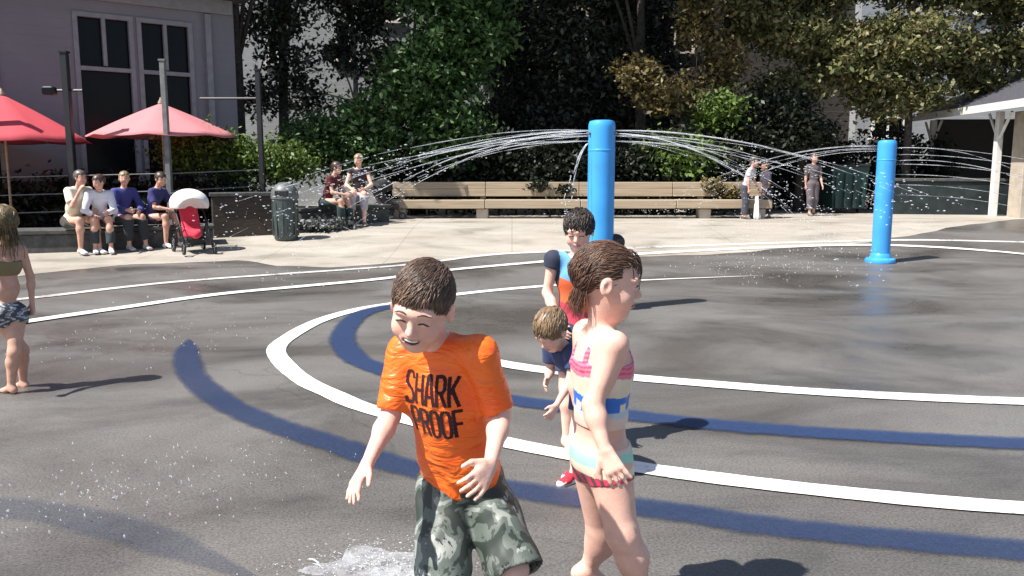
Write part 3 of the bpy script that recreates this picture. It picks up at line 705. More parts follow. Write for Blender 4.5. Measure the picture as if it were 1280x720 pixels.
    locks(H, root, (.16, .10, .065), 170, flow2, .052, lambda q: q[2] > .055 and q[1] > .035, name='fringe', seg=7, r=.0013, seed=9, grow=(1.04, 1.09))
build_boy()

# ------------------------------------------------------------------ THE GIRL in the striped swimsuit
def build_girl():
    hd = nrm(V(1, .38, 0)); lf = V(-hd[1], hd[0], 0)      # heading and her left
    P = at(751, 574, 2.45); N = at(751, 414, 2.44)
    J = dict(P=P, N=N, sR=N - lf * .098 + V(0, 0, -.022) + hd * -.006, sL=N + lf * .098 + V(0, 0, -.022),
             kR=at(778, 668, 2.36), kL=at(752, 664, 2.56))
    J['eR'] = at(741, 506, 2.32); J['wR'] = at(756, 562, 2.26)
    J['eL'] = J['sL'] + V(-.02, .03, -.18); J['wL'] = J['eL'] + V(.05, -.02, -.15)
    J['aR'] = V(at(801, 770, 2.4)[0], 2.40, .075); J['aL'] = V(at(736, 745, 2.6)[0], 2.60, .11)
    J['he'] = lf
    F = Figure(J, 1.12, wide=1.02, hip=.050)
    root = empty('person', ((J['aR'][0] + J['aL'][0]) / 2, 2.5, 0), 'dark-haired girl in striped pink, blue and mint swimsuit walking to the right', 'person')
    H = Head(at(760, 352, 2.43), (1, -.04, -.20), (.12, 0, 1), 1.03)
    hr = nrm(at(775, 602, 2.22) - F.J['wR'])
    hands = [(F.J['wR'], hr, V(.2, 1.0, .1), -1, dict(s=1.05, curl=.28, spread=.20)), (F.J['wL'], V(.2, .0, -1), V(0, -1, 0), 1, dict(s=.98, curl=.4))]
    feet = [(F.J['aR'], V(1, .1, 0), dict(s=1.05)), (F.J['aL'], V(1, .05, 0), dict(s=1.05, pitch=-.35))]
    build_body(F, H, root, .0042, SKIN_A, hands, feet, True, 'closed')
    face_bits(H, root, False, (.07, .04, .03), 'closed')
    B = SDF(); F.torso(B, .0045)
    B.p = B.p[:3]
    for sx in (-1, 1):                                       # straps over the shoulders
        top = F.J['N'] + F.e * sx * .045 + F.u * .005
        B.cone(top, F.J['P'] + F.u * F.L * .76 + F.e * sx * .040 - F.f * .070, .012, .014, .006)
        B.cone(top, F.J['P'] + F.u * F.L * .78 + F.e * sx * .045 + F.f * .070, .012, .014, .006)
    def mod(P, d):
        x, y, t = F.tc(P)
        d = d + .0010 * fold(P, 70, 2) * (t < .7)
        shell = np.minimum(t - .80, 9)                       # above: only the straps
        strap = np.minimum(np.abs(np.abs(x) - .044) - .010, 1)
        d = np.maximum(d, np.where(t > .80, strap, -1))
        d = np.maximum(d, .30 - t if False else np.where(t < .30, .298 - t, -1) * F.L)
        return d
    PINK = (.78, .20, .28); CREAM = (.80, .68, .52); BLUE = (.03, .17, .62); MINT = (.35, .70, .54); RED = (.62, .05, .10)
    def tint(P, C):
        x, y, t = F.tc(P); t = t + .008 * np.sin(x * 60 + y * 40)
        C[:] = PINK; C[t < .70] = CREAM; C[t < .555] = BLUE
        cut = np.sin(x * 70 + y * 55) > .55; C[(t < .50) & cut] = CREAM
        C[t < .44] = (.50, .60, .66); C[t < .40] = (.80, .60, .50)
        z = (t > .73) & (np.sin(t * 180) > .2); C[z] = (.72, .07, .16); return C
    B.mesh('swim_top', .0035, M['wetcloth'], root, mod=mod, tint=tint)
    B = SDF(); F.torso(B, .006); B.p = B.p[:2]
    for sd in 'RL':
        a, k_ = F.J['h' + sd], F.J['k' + sd]; B.cone(a, a + (k_ - a) * .20, .068, .068, .02, cap=True)
    def mod(P, d):
        x, y, t = F.tc(P); d = d + .0012 * fold(P, 55, 4)
        return np.maximum(d, (t - .155) * F.L)
    def tint(P, C):
        x, y, t = F.tc(P); C[:] = MINT; C[t > .12] = (.75, .62, .50); C[t < .03] = CREAM; C[t < -.045] = RED; C[(t < -.045) & (np.sin(P[:, 0] * 260 + P[:, 2] * 120) > .2)] = (.10, .06, .07); return C
    B.mesh('swim_bottoms', .0035, M['wetcloth'], root, mod=mod, tint=tint)
    def ex(B_):
        z = H.s; B_.ell(H.w(0, -.080, -.02), (.040 * z, .026 * z, .05 * z), H.R, .03)
    hair_cap(H, root, (.060, .032, .022), 1.03, .0045, low=.0, fringe=.060, back=-.085)
    def flow(q): return (q[0] * 2, -1.0, -.25 - (q[1] < -.04) * 1.0)
    locks(H, root, (.115, .062, .040), 2000, flow, .085, lambda q: q[2] > -.02 and not (q[1] > .035 and q[2] < .055) and not (q[1] > -.02 and q[2] < .012), seg=9, r=.0011, seed=5, grow=(1.02, 1.055))
    locks(H, root, (.115, .062, .040), 420, lambda q: (q[0] * 2, -.5, -1), .085, lambda q: q[1] < -.05 and q[2] < .05, name='ponytail', seg=11, r=.0017, hang=(-.25, 0, -1), seed=6)
    locks(H, root, (.06, .032, .022), 34, lambda q: (q[0] * 2 + .3, 1, -.7), .12, lambda q: q[1] > .03 and q[2] > .06, name='loose_strands', seg=9, r=.0014, seed=8, grow=(1.1, 1.2), hang=(.35, 0, -1))
build_girl()

# ------------------------------------------------------------------ generic people
def basis(h): f = V(math.cos(h), math.sin(h), 0); return f, V(-f[1], f[0], 0)
def stand(x, y, z, Ht, head_deg, lean=0.0, step=.0, armsw=.0, wid=1.0):
    f, l = basis(math.radians(head_deg)); o = V(x, y, z); U = V(0, 0, 1); q = Ht
    P = o + U * .50 * q; N = o + U * .81 * q + f * lean * q
    J = dict(P=P, N=N, sR=N - l * .092 * q * wid - U * .034 * q, sL=N + l * .092 * q * wid - U * .034 * q)
    for sd, sg in (('R', -1), ('L', 1)):
        J['e' + sd] = J['s' + sd] + l * sg * .025 * q - U * .165 * q + f * sg * armsw * q * .5
        J['w' + sd] = J['e' + sd] - U * .135 * q + f * (.04 + sg * armsw) * q
        J['k' + sd] = P + l * sg * .048 * q - U * .235 * q + f * (.015 - sg * step * .5) * q
        J['a' + sd] = o + l * sg * .05 * q + U * .058 * q - f * sg * step * q
    return J, f, l
def sit(x, y, z, seat, Ht, head_deg, lean=.03, fore=.9, spread=1.0, back=0):
    f, l = basis(math.radians(head_deg)); U = V(0, 0, 1); q = Ht; o = V(x, y, z)
    P = o + U * (seat + .075 * q); N = P + U * .31 * q + f * lean * q
    J = dict(P=P, N=N, sR=N - l * .094 * q - U * .036 * q, sL=N + l * .094 * q - U * .036 * q)
    for sd, sg in (('R', -1), ('L', 1)):
        J['e' + sd] = J['s' + sd] - U * .16 * q + f * .05 * q + l * sg * .03 * q; J['w' + sd] = J['e' + sd] + f * .13 * q - U * .02 * q - l * sg * .06 * q
        J['k' + sd] = P + f * .25 * q + l * sg * .07 * q * spread + U * (.02 * q); J['a' + sd] = V(*(J['k' + sd] + f * (.02 + .03 * sg) * q)); J['a' + sd][2] = z + .055 * q
    return J, f, l
def garment_top(F, root, col, res, sleeve=.5, g=.012, neckr=.05, name='shirt', hem=-.02, long=False):
    B = SDF(); c = F.sc; F.torso(B, g * c)
    for sd in 'RL':
        a, b, w_ = F.J['s' + sd], F.J['e' + sd], F.J['w' + sd]
        B.cone(a, a + (b - a) * (1 if long else sleeve), .036 * c + g * c, (.032 if long else .036) * c + g * c, .02, cap=not long)
        if long: B.cone(b, b + (w_ - b) * .9, .030 * c + g * c, .024 * c + g * c, .02, cap=True)
    def mod(P, d):
        x, y, t = F.tc(P); d = d + .004 * c * fold(P, 26, 1.0)
        d = np.maximum(d, (hem - t) * F.L - 9 * ((np.abs(x) > .15 * c * F.wide) | (y > .11 * c)))
        q = P - F.J['N']; hgt = q @ F.u; nd = np.linalg.norm(q - hgt[:, None] * F.u, axis=1)
        return np.maximum(d, np.where(hgt > -.01, neckr * c - nd, -1))
    return B.mesh(name, res, M['cloth'], root, mod=mod, colour=col)
def garment_legs(F, root, col, res, frac=.5, g=.014, name='shorts', long=False, top=.14):
    B = SDF(); c = F.sc; hR = np.stack([F.he, np.cross(F.he, F.u), F.u], 1)
    B.ell(F.J['P'] + F.u * .015 * c, np.array([.098 * F.wide, .076 * F.wide, .082]) * c + g * c, hR, .03)
    for sd in 'RL':
        a, k_, an = F.J['h' + sd], F.J['k' + sd], F.J['a' + sd]
        if long: B.cone(a, k_, .068 * c + g * c, .054 * c + g * c, .02); B.cone(k_, k_ + (an - k_) * frac, .054 * c + g * c, .036 * c + g * c, .02, cap=True)
        else: B.cone(a, a + (k_ - a) * frac, .066 * c + g * c, .060 * c + g * c, .02, cap=True)
    def mod(P, d): x, y, t = F.tc(P); return np.maximum(d + .004 * c * fold(P, 28, 3), (t - top) * F.L)
    return B.mesh(name, res, M['cloth'], root, mod=mod, colour=col)
def shoes(F, root, d, col, res):
    B = SDF(); c = F.sc
    for sd in 'RL': add_foot(B, F.J['a' + sd], d, s=c * 1.12, toes=False)
    return B.mesh('shoes', res, M['cloth'], root, mod=lambda P, q: np.maximum(q, P[:, 2] - max(F.J['aR'][2], F.J['aL'][2]) - .01), colour=col)
def person(J, f, l, Ht, label, skin, hair, top=None, legs=None, shoe=None, sc=None, headfwd=None, headup=(0, 0, 1), hs=None, res=.009, wide=1.0, group=None, capgrow=1.13, back=-.06, long_hair=0, base=None, arms=None, detail=False):
    sc = sc or Ht / 1.2 * .95; hs = hs or (.9 + .1 * (Ht / 1.2)) * (1.0 if Ht < 1.4 else 1.02)
    F = Figure(J, sc, wide)
    b = base if base is not None else V((F.J['aR'][0] + F.J['aL'][0]) / 2, (F.J['aR'][1] + F.J['aL'][1]) / 2, min(F.J['aR'][2], F.J['aL'][2]) - .055 * Ht)
    root = empty('person', b, label, 'person', group)
    hf = nrm(headfwd if headfwd is not None else f + V(0, 0, -.12))
    H = Head(F.J['N'] + F.u * (.052 * Ht + .075 * hs * .9) + f * .012 * Ht, hf, headup, hs)
    hands = [(F.J['w' + sd], F.J['w' + sd] - F.J['e' + sd], (l if sd == 'R' else -l) * 1.0 + V(0, 0, -.2), (1 if sd == 'R' else -1), dict(s=sc * .95, curl=.4, fr=1.15)) for sd in 'RL']
    feet = [(F.J['a' + sd], f, dict(s=sc)) for sd in 'RL']
    build_body(F, H, root, res, skin, hands, feet, detail, 'closed')
    if top: garment_top(F, root, res=res * .9, **top)
    if legs: garment_legs(F, root, res=res * .9, **legs)
    if shoe: shoes(F, root, f, shoe, res)
    hair_cap(H, root, hair, capgrow, res * .8, back=back)
    if not detail: face_bits(H, root, True, tuple(c * .7 for c in hair), 'closed')
    if long_hair: locks(H, root, hair, 160, lambda q: (q[0] * 3, -.8, -1), long_hair, lambda q: q[1] < .04 and q[2] > -.02, name='long_hair', seg=10, r=.006, hang=(0, 0, -1), seed=3)
    return root, F, H

# girl at the left edge, back to us
J, f, l = stand(*gp(22, 489), 1.16, 200, step=.02, armsw=-.02)
dx = at(8, 400, 5.16)[0] - J['P'][0]
J['eR'] = at(40, 345, 5.22); J['wR'] = at(40, 382, 5.3)
J['eR'] , J['wR'] = at(39, 342, 5.25), at(39, 380, 5.25)
J['sR'] = J['sR']
def left_girl():
    P = at(10, 392, 5.16); N = at(6, 306, 5.16); fw = nrm(V(-1, .45, 0)); lf = V(-fw[1], fw[0], 0)
    J = dict(P=P, N=N, sR=N + nrm(V(.8, .5, 0)) * .10 - V(0, 0, .02), sL=N - nrm(V(.8, .5, 0)) * .10 - V(0, 0, .02),
             kR=at(18, 440, 5.12), kL=at(28, 438, 5.25), aR=at(14, 481, 5.12), aL=at(29, 476, 5.30))
    J['sR'] = at(27, 313, 5.24); J['sL'] = at(-16, 311, 5.08)
    J['eR'] = at(38, 346, 5.26); J['wR'] = at(40, 378, 5.24); J['eL'] = at(-26, 345, 5.0); J['wL'] = at(-30, 372, 4.9)
    J['he'] = nrm(V(-.75, -.6, 0))
    J['sL'], J['sR'] = J['sL'], J['sR']
    return J, fw, lf
J, f, l = left_girl()
# her left is towards the camera-left: shoulders as traced, so she shows her back
root, F, H = person(J, f, l, 1.14, 'tan child with long olive-brown hair standing at the left edge in patterned swim bottoms', SKIN_B, (.10, .07, .03), hs=.98, res=.006, long_hair=.22, back=-.08, headfwd=(-.8, .5, -.2))
B = SDF(); F.torso(B, .005); B.p = B.p[:2]
for sd in 'RL':
    a, k_ = F.J['h' + sd], F.J['k' + sd]; B.cone(a, a + (k_ - a) * .22, .068, .066, .02, cap=True)
def tint(P, C):
    n = np.sin(P[:, 0] * 130 + 3 * np.sin(P[:, 2] * 90)) * np.sin(P[:, 2] * 110 + 2); C[:] = (.05, .055, .07); C[n > .2] = (.50, .50, .52); C[n > .75] = (.16, .19, .26); return C
B.mesh('swim_bottoms', .005, M['wetcloth'], root, mod=lambda P, d: np.maximum(d, (F.tc(P)[2] - .17) * F.L), tint=tint)
B = SDF(); F.torso(B, .005); B.p = B.p[1:3]
B.mesh('swim_top', .006, M['wetcloth'], root, mod=lambda P, d: np.maximum(d, np.maximum(F.tc(P)[2] - .78, .56 - F.tc(P)[2]) * F.L), colour=(.20, .15, .07))

# boy in cap behind the girl
x, y, z = gp(718, 556)
J, f, l = stand(x, y, 0, 1.20, -75, step=.05, lean=.01)
J['eR'] = at(684, 366, 4.1); J['wR'] = at(700, 405, 3.95); J['sR'] = at(692, 324, 4.1)
root, F, H = person(J, f, l, 1.20, 'dark-haired boy in blue and orange top behind the striped swimsuit girl', SKIN_A, (.03, .02, .015), res=.0055, hs=.90, headfwd=(-.25, -1, -.35), detail=True,
    top=dict(col=(.12, .36, .72), sleeve=.25, neckr=.06, hem=.0), legs=dict(col=(.05, .06, .12), frac=.7))
face_bits(H, root, True, mouth='closed')
for o in root.children:
    if o.name.startswith('shirt'):
        a = o.data.color_attributes['tint']; n = len(o.data.vertices); vs = np.empty(n * 3, np.float32); o.data.vertices.foreach_get('co', vs); P_ = vs.reshape(-1, 3) + np.array(root.location)
        C = np.ones((n, 4), np.float32); x_, y_, t_ = F.tc(P_); C[:, :3] = (.16, .42, .75); C[t_ + x_ * 1.2 < .62, :3] = (.85, .16, .05); C[t_ + x_ * 1.2 < .30, :3] = (.62, .06, .10); C[np.abs(x_) > .10, :3] = (.03, .035, .06); a.data.foreach_set('color', C.ravel())
locks(H, root, (.030, .022, .018), 500, lambda q: (q[0] * 5, .6 - q[1] * 4, -.2), .07, lambda q: q[2] > .0 and not (q[1] > .045 and q[2] < .06) and not (q[1] > -.01 and q[2] < .01), name='wet_hair', seg=7, r=.0028, seed=24, grow=(1.10, 1.18))

# toddler bending down beside them, red shoes
bx_, by_, _ = gp(722, 604)
P = V(bx_ + .06, by_ + .16, .40); N = at(703, 432, by_ + .02)
f = nrm(V(-.75, -.65, 0)); l = V(-f[1], f[0], 0)
J = dict(P=P, N=N, sR=N - l * .075 - V(0, 0, .02), sL=N + l * .075 - V(0, 0, .02))
J['eR'] = at(700, 462, by_ + .10); J['wR'] = at(684, 472, by_ - .02); J['eL'] = J['sL'] + V(-.02, -.03, -.12); J['wL'] = J['eL'] + V(-.06, -.05, -.09)
J['eR'] = J['sR'] + V(-.0, .02, -.11); J['wR'] = at(684, 474, by_ + .05)
for sd, sg in (('R', -1), ('L', 1)):
    J['k' + sd] = P + l * sg * .05 + V(-.02, -.05, -.19); J['a' + sd] = V(bx_ + .0 - sg * .02, by_ + .06 - .10 * sg * l[1], .055) + l * sg * .05
root, F, H = person(J, f, l, .86, 'blond toddler in navy shirt and red shoes bending forward between the boys and the girl', SKIN_A, (.16, .10, .055), res=.005, sc=.76, hs=.84, headfwd=(-.6, -.6, -.75), headup=(-.3, -.4, 1), detail=True,
    top=dict(col=(.035, .05, .13), sleeve=.6, neckr=.05, hem=-.05), legs=dict(col=(.04, .05, .12), frac=.6), shoe=(.62, .03, .05))
locks(H, root, (.22, .145, .08), 700, lambda q: (q[0] * 4, 1 - q[1] * 6, -.5), .075, lambda q: q[2] > -.02 and not (q[1] > .04 and q[2] < .05), name='hair', seg=7, r=.0024, seed=14, grow=(1.06, 1.15))
B = SDF()
for sd in 'RL': B.cone(F.J['a' + sd] + V(.02, .02, -.046) , F.J['a' + sd] + f * .085 + V(0, 0, -.046), .022, .022, .01)
B.mesh('shoe_soles', .005, M['cloth'], root, mod=lambda P, d: np.maximum(d, P[:, 2] - .022), colour=(.75, .75, .75))

# dark-haired small child crouching near the nearer pole, mostly hidden by the girl's head
x, y, z = gp(779, 386)
J, f, l = sit(x, y, 0, .16, .95, 200, lean=.08)
root, F, H = person(J, f, l, .95, 'dark-haired small child squatting on the asphalt beside the nearer blue pole', SKIN_B, (.02, .014, .012), res=.009,
    top=dict(col=(.12, .10, .10)), legs=dict(col=(.06, .07, .10), frac=.7))

# ------------------------------------------------------------------ blue spray poles and their water
def blue_pole(px, py, H, r, label, nozz):
    b = gp(px, py); root = empty('spray_pole', b, label, 'spray pole', 'blue spray poles')
    m = MB(); m.lathe(b, [(r, .05), (r, H - .10), (r * 1.0, H - .06), (r * .97, H - .035), (r * .90, H - .012), (r * .6, H - .002), (.01, H)], 40); m.build('pole', M['blue_steel'], root, smooth='auto')
    m = MB(); m.lathe(b, [(r * 1.62, 0), (r * 1.66, .03), (r * 1.60, .055), (r * 1.15, .075), (r * 1.1, .12), (r * 1.005, .14)], 40); m.build('base_flange', M['blue_steel'], root, smooth='auto')
    m = MB(); m.lathe(b, [(r * 1.006, H - .30), (r * 1.02, H - .297), (r * 1.02, H - .283), (r * 1.006, H - .28)], 40); m.build('collar', M['blue_steel'], root, smooth='auto')
    for k in range(8):
        a = k * math.pi / 4 + .2; c = b + V(math.cos(a) * r * 1.38, math.sin(a) * r * 1.38, .055); q = MB(); q.lathe(c, [(.014, 0), (.014, .014), (.009, .018)], 8); q.build('bolt', M['blue_steel'], root, smooth='auto')
    for az, z in nozz:
        d = V(math.cos(az), math.sin(az), 0); c = b + d * (r - .01) + V(0, 0, z); q = MB(); q.tube([c, c + d * .03], [.016, .012], 10); q.build('nozzle', M['grey_steel'], root, smooth='auto')
    return b
def jets(name, label, src, specs, seed, m='drop'):
    """each spec: azimuth, height, speed, climb, length fraction, thickness"""
    R_ = random.Random(seed); b = MB(); n = 0
    for az, z, sp, vz, T, th in specs:
        d = V(math.cos(az), math.sin(az), 0); p0 = src[0] + d * src[1] + V(0, 0, z); t = 0.0; drift = V(R_.gauss(0, .1), R_.gauss(0, .1), R_.gauss(0, .1))
        pos = lambda t: p0 + d * sp * t + V(0, 0, vz * t - 4.9 * t * t)
        while t < T:
            fr = t / T; solid = max(.02, .16 * (1 - fr) ** 1.2) * R_.uniform(.4, 1.3); gap = (.001 + .05 * fr * fr) * R_.uniform(.2, 1.4) if fr > .22 else .001
            k = max(2, int(solid / .02) + 1); sc = .012 * fr
            j = V(R_.gauss(0, sc), R_.gauss(0, sc), R_.gauss(0, sc * .8)); rr = th * (1 - .55 * fr) * R_.uniform(.6, 1.15)
            b.tube([pos(t + solid * i / (k - 1)) + j * (1 + .3 * math.sin(i)) for i in range(k)], [rr * .4] + [rr] * (k - 2) + [rr * .3] if k > 2 else [rr, rr * .4], 5)
            t += solid + gap
            if fr > .25:
                for _ in range(int(7 * fr + 2)):
                    tt = t + R_.uniform(-.03, .03); q = pos(tt) + V(*[R_.gauss(0, .05 * fr + .01) for _ in range(3)]); b.ico(q, R_.uniform(.002, .0065), (2.2, 1.4, .9))
    o = b.build(name, M[m], origin=src[0], smooth=True); tag(o, label, 'water', kind='stuff'); return o
PA, RA, HA = (749, 387), .131, 1.86
nA = [(math.pi + a, HA - .13) for a in (-.5, -.2, .1, .45)] + [(a, HA - .13) for a in (-.45, -.1, .2, .5)]
bA = blue_pole(*PA, HA, RA, 'nearer, wider blue spray pole standing behind the striped swimsuit girl', nA)
PB, RB, HB = (1100, 328), .131, 1.80
zs = [.06, .16, .30, .45, .60, .75]
nB = [(-.06 + .04 * i, HB - .05 - z) for i, z in enumerate(zs)]
bB = blue_pole(*PB, HB, RB, 'farther blue spray pole at the right with its round base flange in view', nB)
RJ = random.Random(77)
L1 = [(math.pi + a, HA - .10 - .05 * (k % 3), 8.8 + RJ.uniform(-1.2, .9), RJ.uniform(-.25, .08), RJ.uniform(.31, .38), RJ.uniform(.0028, .0045)) for k, a in enumerate(np.linspace(-.75, .55, 13))] + [(math.pi + .15, HA - .13, 6.2, -.1, .44, .006), (math.pi + .22, HA - .13, 5.6, -.1, .46, .0045)]
jets('water_spray', 'white water jets fanning out to the left from the top of the nearer blue pole', (bA, RA), L1, 1)
L2 = [(a, HA - .10 - .05 * (k % 3), 8.2 + RJ.uniform(-1.0, .9), RJ.uniform(-.2, .10), RJ.uniform(.29, .36), RJ.uniform(.0028, .0045)) for k, a in enumerate(np.linspace(-.45, .75, 12))] + [(0, HA - .13, 5.2, -.1, .44, .005), (.2, HA - .13, 4.7, 0, .46, .0045), (-.15, HA - .13, 4.4, -.1, .46, .0045), (.4, HA - .13, 5.6, 0, .44, .004)]
jets('water_spray', 'white water jets fanning out to the right from the top of the nearer blue pole', (bA, RA), L2, 2)
jets('water_spray', 'single short water jet falling steeply left of the nearer blue pole', (bA, RA), [(math.pi + .1, HA - .22, .75, -.5, .33, .008), (math.pi + .16, HA - .22, .65, -.5, .36, .006)], 3)
L3 = [(-.06 + .05 * i, HB - .05 - z, 9.5 + i * .2, .05 - .05 * (i > 3), .40, .005) for i, z in enumerate(zs)] + [(-.3, HB - .3, 6, .4, .5, .006), (.25, HB - .12, 7, .5, .5, .006)]
jets('water_spray', 'flat parallel water jets shooting right from the farther blue pole', (bB, RB), L3, 4)
L4 = [(math.pi + a, HB - .08 - .02 * i, sp, vz, .42, .0045) for i, (a, sp, vz) in enumerate(((-.3, 7.0, .2), (-.15, 6.6, .35), (.05, 7.2, .1), (.2, 6.4, .25), (-.4, 6.2, .1)))]
jets('water_spray', 'thin broken water jets reaching left from the farther blue pole', (bB, RB), L4, 5)
def drops(name, label, cen, spread, n, rr, seed, up=.3):
    R_ = random.Random(seed); b = MB()
    for _ in range(n):
        x = cen[0] + R_.gauss(0, spread[0]); y = cen[1] + R_.gauss(0, spread[1]); zz = zg(y) + abs(R_.gauss(0, up)) + .006
        s_ = R_.uniform(*rr); b.ico((x, y, zz), s_, (1, 1, R_.uniform(.7, 2.0)))
    o = b.build(name, M['drop'], origin=(cen[0], cen[1], 0), smooth=True); tag(o, label, 'water', kind='stuff')
a = gp(140, 625); drops('water_drops', 'scattered drops bouncing on the wet asphalt at lower left', a, (.42, .20), 110, (.0015, .0042), 11, .03)
a = gp(260, 590); drops('water_drops', 'light spatter of drops on the asphalt left of the orange shirt boy', a, (.30, .25), 90, (.0015, .0038), 12, .03)
a = gp(60, 640); drops('water_drops', 'spatter of drops over the blue line in the lower left corner', a, (.22, .15), 36, (.0015, .0045), 13, .03)
a = gp(195, 425); drops('water_drops', 'drops landing in front of the white double line at left', a, (.55, .5), 120, (.002, .005), 15, .04)
a = gp(400, 285); drops('water_drops', 'sparse drops falling over the pale plaza near the waste bin', V(-2.6, 10.6, 0), (.8, 1.0), 130, (.003, .007), 16, .75)
drops('water_drops', 'cloud of drops in the air where the two poles spray meets', at(960, 230, 10.8), (.55, .7), 420, (.003, .007), 17, .55)
drops('water_drops', 'drops hanging in the air above the left planter', at(290, 225, 11.5), (.6, .7), 110, (.003, .006), 18, .7)
# splash kicked up by the boy
def splash():
    R_ = random.Random(21); b = MB(); c = gp(470, 712)
    for _ in range(620):
        a_ = R_.uniform(0, 2 * math.pi); r_ = abs(R_.gauss(0, .17)); x = c[0] + math.cos(a_) * r_ * 1.35; y = c[1] + math.sin(a_) * r_ * .8; h = abs(R_.gauss(0, .045)) * math.exp(-r_ * 2)
        s_ = R_.uniform(.0006, .0024) * (1 if R_.random() < .95 else 1.7); b.ico((x, y, h + .004), s_, (1.6, 1, .8))
    for _ in range(14):
        a_ = R_.uniform(0, 2 * math.pi); r_ = R_.uniform(.02, .2); x = c[0] + math.cos(a_) * r_ * 1.3; y = c[1] + math.sin(a_) * r_ * .8; dx_ = V(math.cos(a_), math.sin(a_), R_.uniform(.3, 1.2)); q = V(x, y, .003); L_ = R_.uniform(.01, .05)
        b.tube([q, q + dx_ * L_ * .5, q + dx_ * L_ + V(0, 0, -L_ * .3)], [.0045, .003, .001], 5)
    o = b.build('water_splash', M['drop'], origin=(c[0], c[1], 0), smooth=True); tag(o, 'whitish splash of water kicked up at the feet of the running boy', 'water', kind='stuff')
    # a churned thin film of water, a few millimetres thick
    b = MB(); n = 46; vs = []; g = {}
    for i in range(n):
        for j in range(n):
            u, v_ = i / (n - 1) * 2 - 1, j / (n - 1) * 2 - 1; x = c[0] + .02 + u * .30; y = c[1] + v_ * .20; rr = math.hypot(u, v_); edge = max(0, 1 - rr * (1.3 + .28 * math.sin(5 * math.atan2(v_, u) + 1)))
            h = .008 * edge * (1 + 1.2 * math.sin(x * 90 + 3 * math.sin(y * 70)) * math.sin(y * 120)) + (0.0 if edge > 0 else -.02); g[i, j] = len(vs); vs.append((x, y, h + .008))
    fs = [(g[i, j], g[i + 1, j], g[i + 1, j + 1], g[i, j + 1]) for i in range(n - 1) for j in range(n - 1) if all(vs[q][2] > 0 for q in (g[i, j], g[i + 1, j], g[i + 1, j + 1], g[i, j + 1]))]
    b.add(vs, fs); o = b.build('water_film', M['spray'], origin=(c[0], c[1], 0), smooth=True); tag(o, 'thin churned film of water on the asphalt before the running boy', 'water', kind='stuff')
splash()

# ------------------------------------------------------------------ foliage
def leaf_mesh(name, blobs, n, size, m, parent, seed=0, clump=26, spread=.22, flat=.4, hollow=2.2):
    R_ = np.random.default_rng(seed); W = np.array([b[2] if len(b) > 2 else np.prod(b[1]) ** .8 for b in blobs], float); W /= W.sum(); P = []
    for (c, r, *_), w_ in zip(blobs, W):
        k = max(20, int(n * w_)); nc = max(4, k // clump)
        d = R_.normal(size=(nc, 3)); d /= np.linalg.norm(d, axis=1)[:, None]; rad = R_.random(nc) ** (1 / hollow) * R_.uniform(.75, 1.15, nc)
        cc = np.array(c) + d * rad[:, None] * np.array(r); idx = R_.integers(0, nc, k); cs = spread * R_.uniform(.4, 1.3, nc)
        P.append(cc[idx] + R_.normal(size=(k, 3)) * cs[idx][:, None] * np.array([1, 1, .6]))
    P = np.concatenate(P); P = P[P[:, 2] > .03]; k = len(P)
    nv = R_.normal(size=(k, 3)) + np.array([0, -.2, flat * 2]); nv /= np.linalg.norm(nv, axis=1)[:, None]
    a = np.cross(nv, R_.normal(size=(k, 3))); a /= np.linalg.norm(a, axis=1)[:, None]; b = np.cross(nv, a); s_ = size * R_.uniform(.5, 1.3, k)[:, None]
    q = np.stack([P - a * s_, P + b * s_ * .5 + nv * s_ * .12, P + a * s_, P - b * s_ * .5 + nv * s_ * .12], 1).reshape(-1, 3) - np.array(parent.location if parent else (0, 0, 0))
    me = bpy.data.meshes.new(name); me.vertices.add(len(q)); me.vertices.foreach_set('co', q.astype(np.float32).ravel())
    me.loops.add(len(q)); me.loops.foreach_set('vertex_index', np.arange(len(q), dtype=np.int32)); me.polygons.add(k)
    me.polygons.foreach_set('loop_start', np.arange(0, len(q), 4, dtype=np.int32)); me.update(calc_edges=True); return link(name, me, m, parent)
M['bark'] = mat('bark', (.055, .045, .038), .9, .4, 14, bump=.5, bscale=25)
M['pale_bark'] = mat('pale_bark', (.22, .20, .18), .85, .4, 9, bump=.4, bscale=25)
LM = dict(green=leaf_mat('mid_green_leaves', [(.018, .042, .010), (.045, .10, .022), (.085, .17, .045), (.16, .24, .10)]),
          bright=leaf_mat('bright_green_leaves', [(.045, .08, .012), (.09, .15, .025), (.16, .22, .05)]),
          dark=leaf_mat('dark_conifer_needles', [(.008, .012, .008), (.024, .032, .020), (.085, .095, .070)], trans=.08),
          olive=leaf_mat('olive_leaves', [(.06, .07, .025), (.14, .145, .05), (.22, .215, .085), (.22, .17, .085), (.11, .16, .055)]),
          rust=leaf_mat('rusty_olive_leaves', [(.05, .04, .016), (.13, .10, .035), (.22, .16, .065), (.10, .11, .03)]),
          hedge=leaf_mat('dark_hedge_leaves', [(.006, .010, .006), (.012, .018, .009), (.025, .034, .015)], trans=.12))
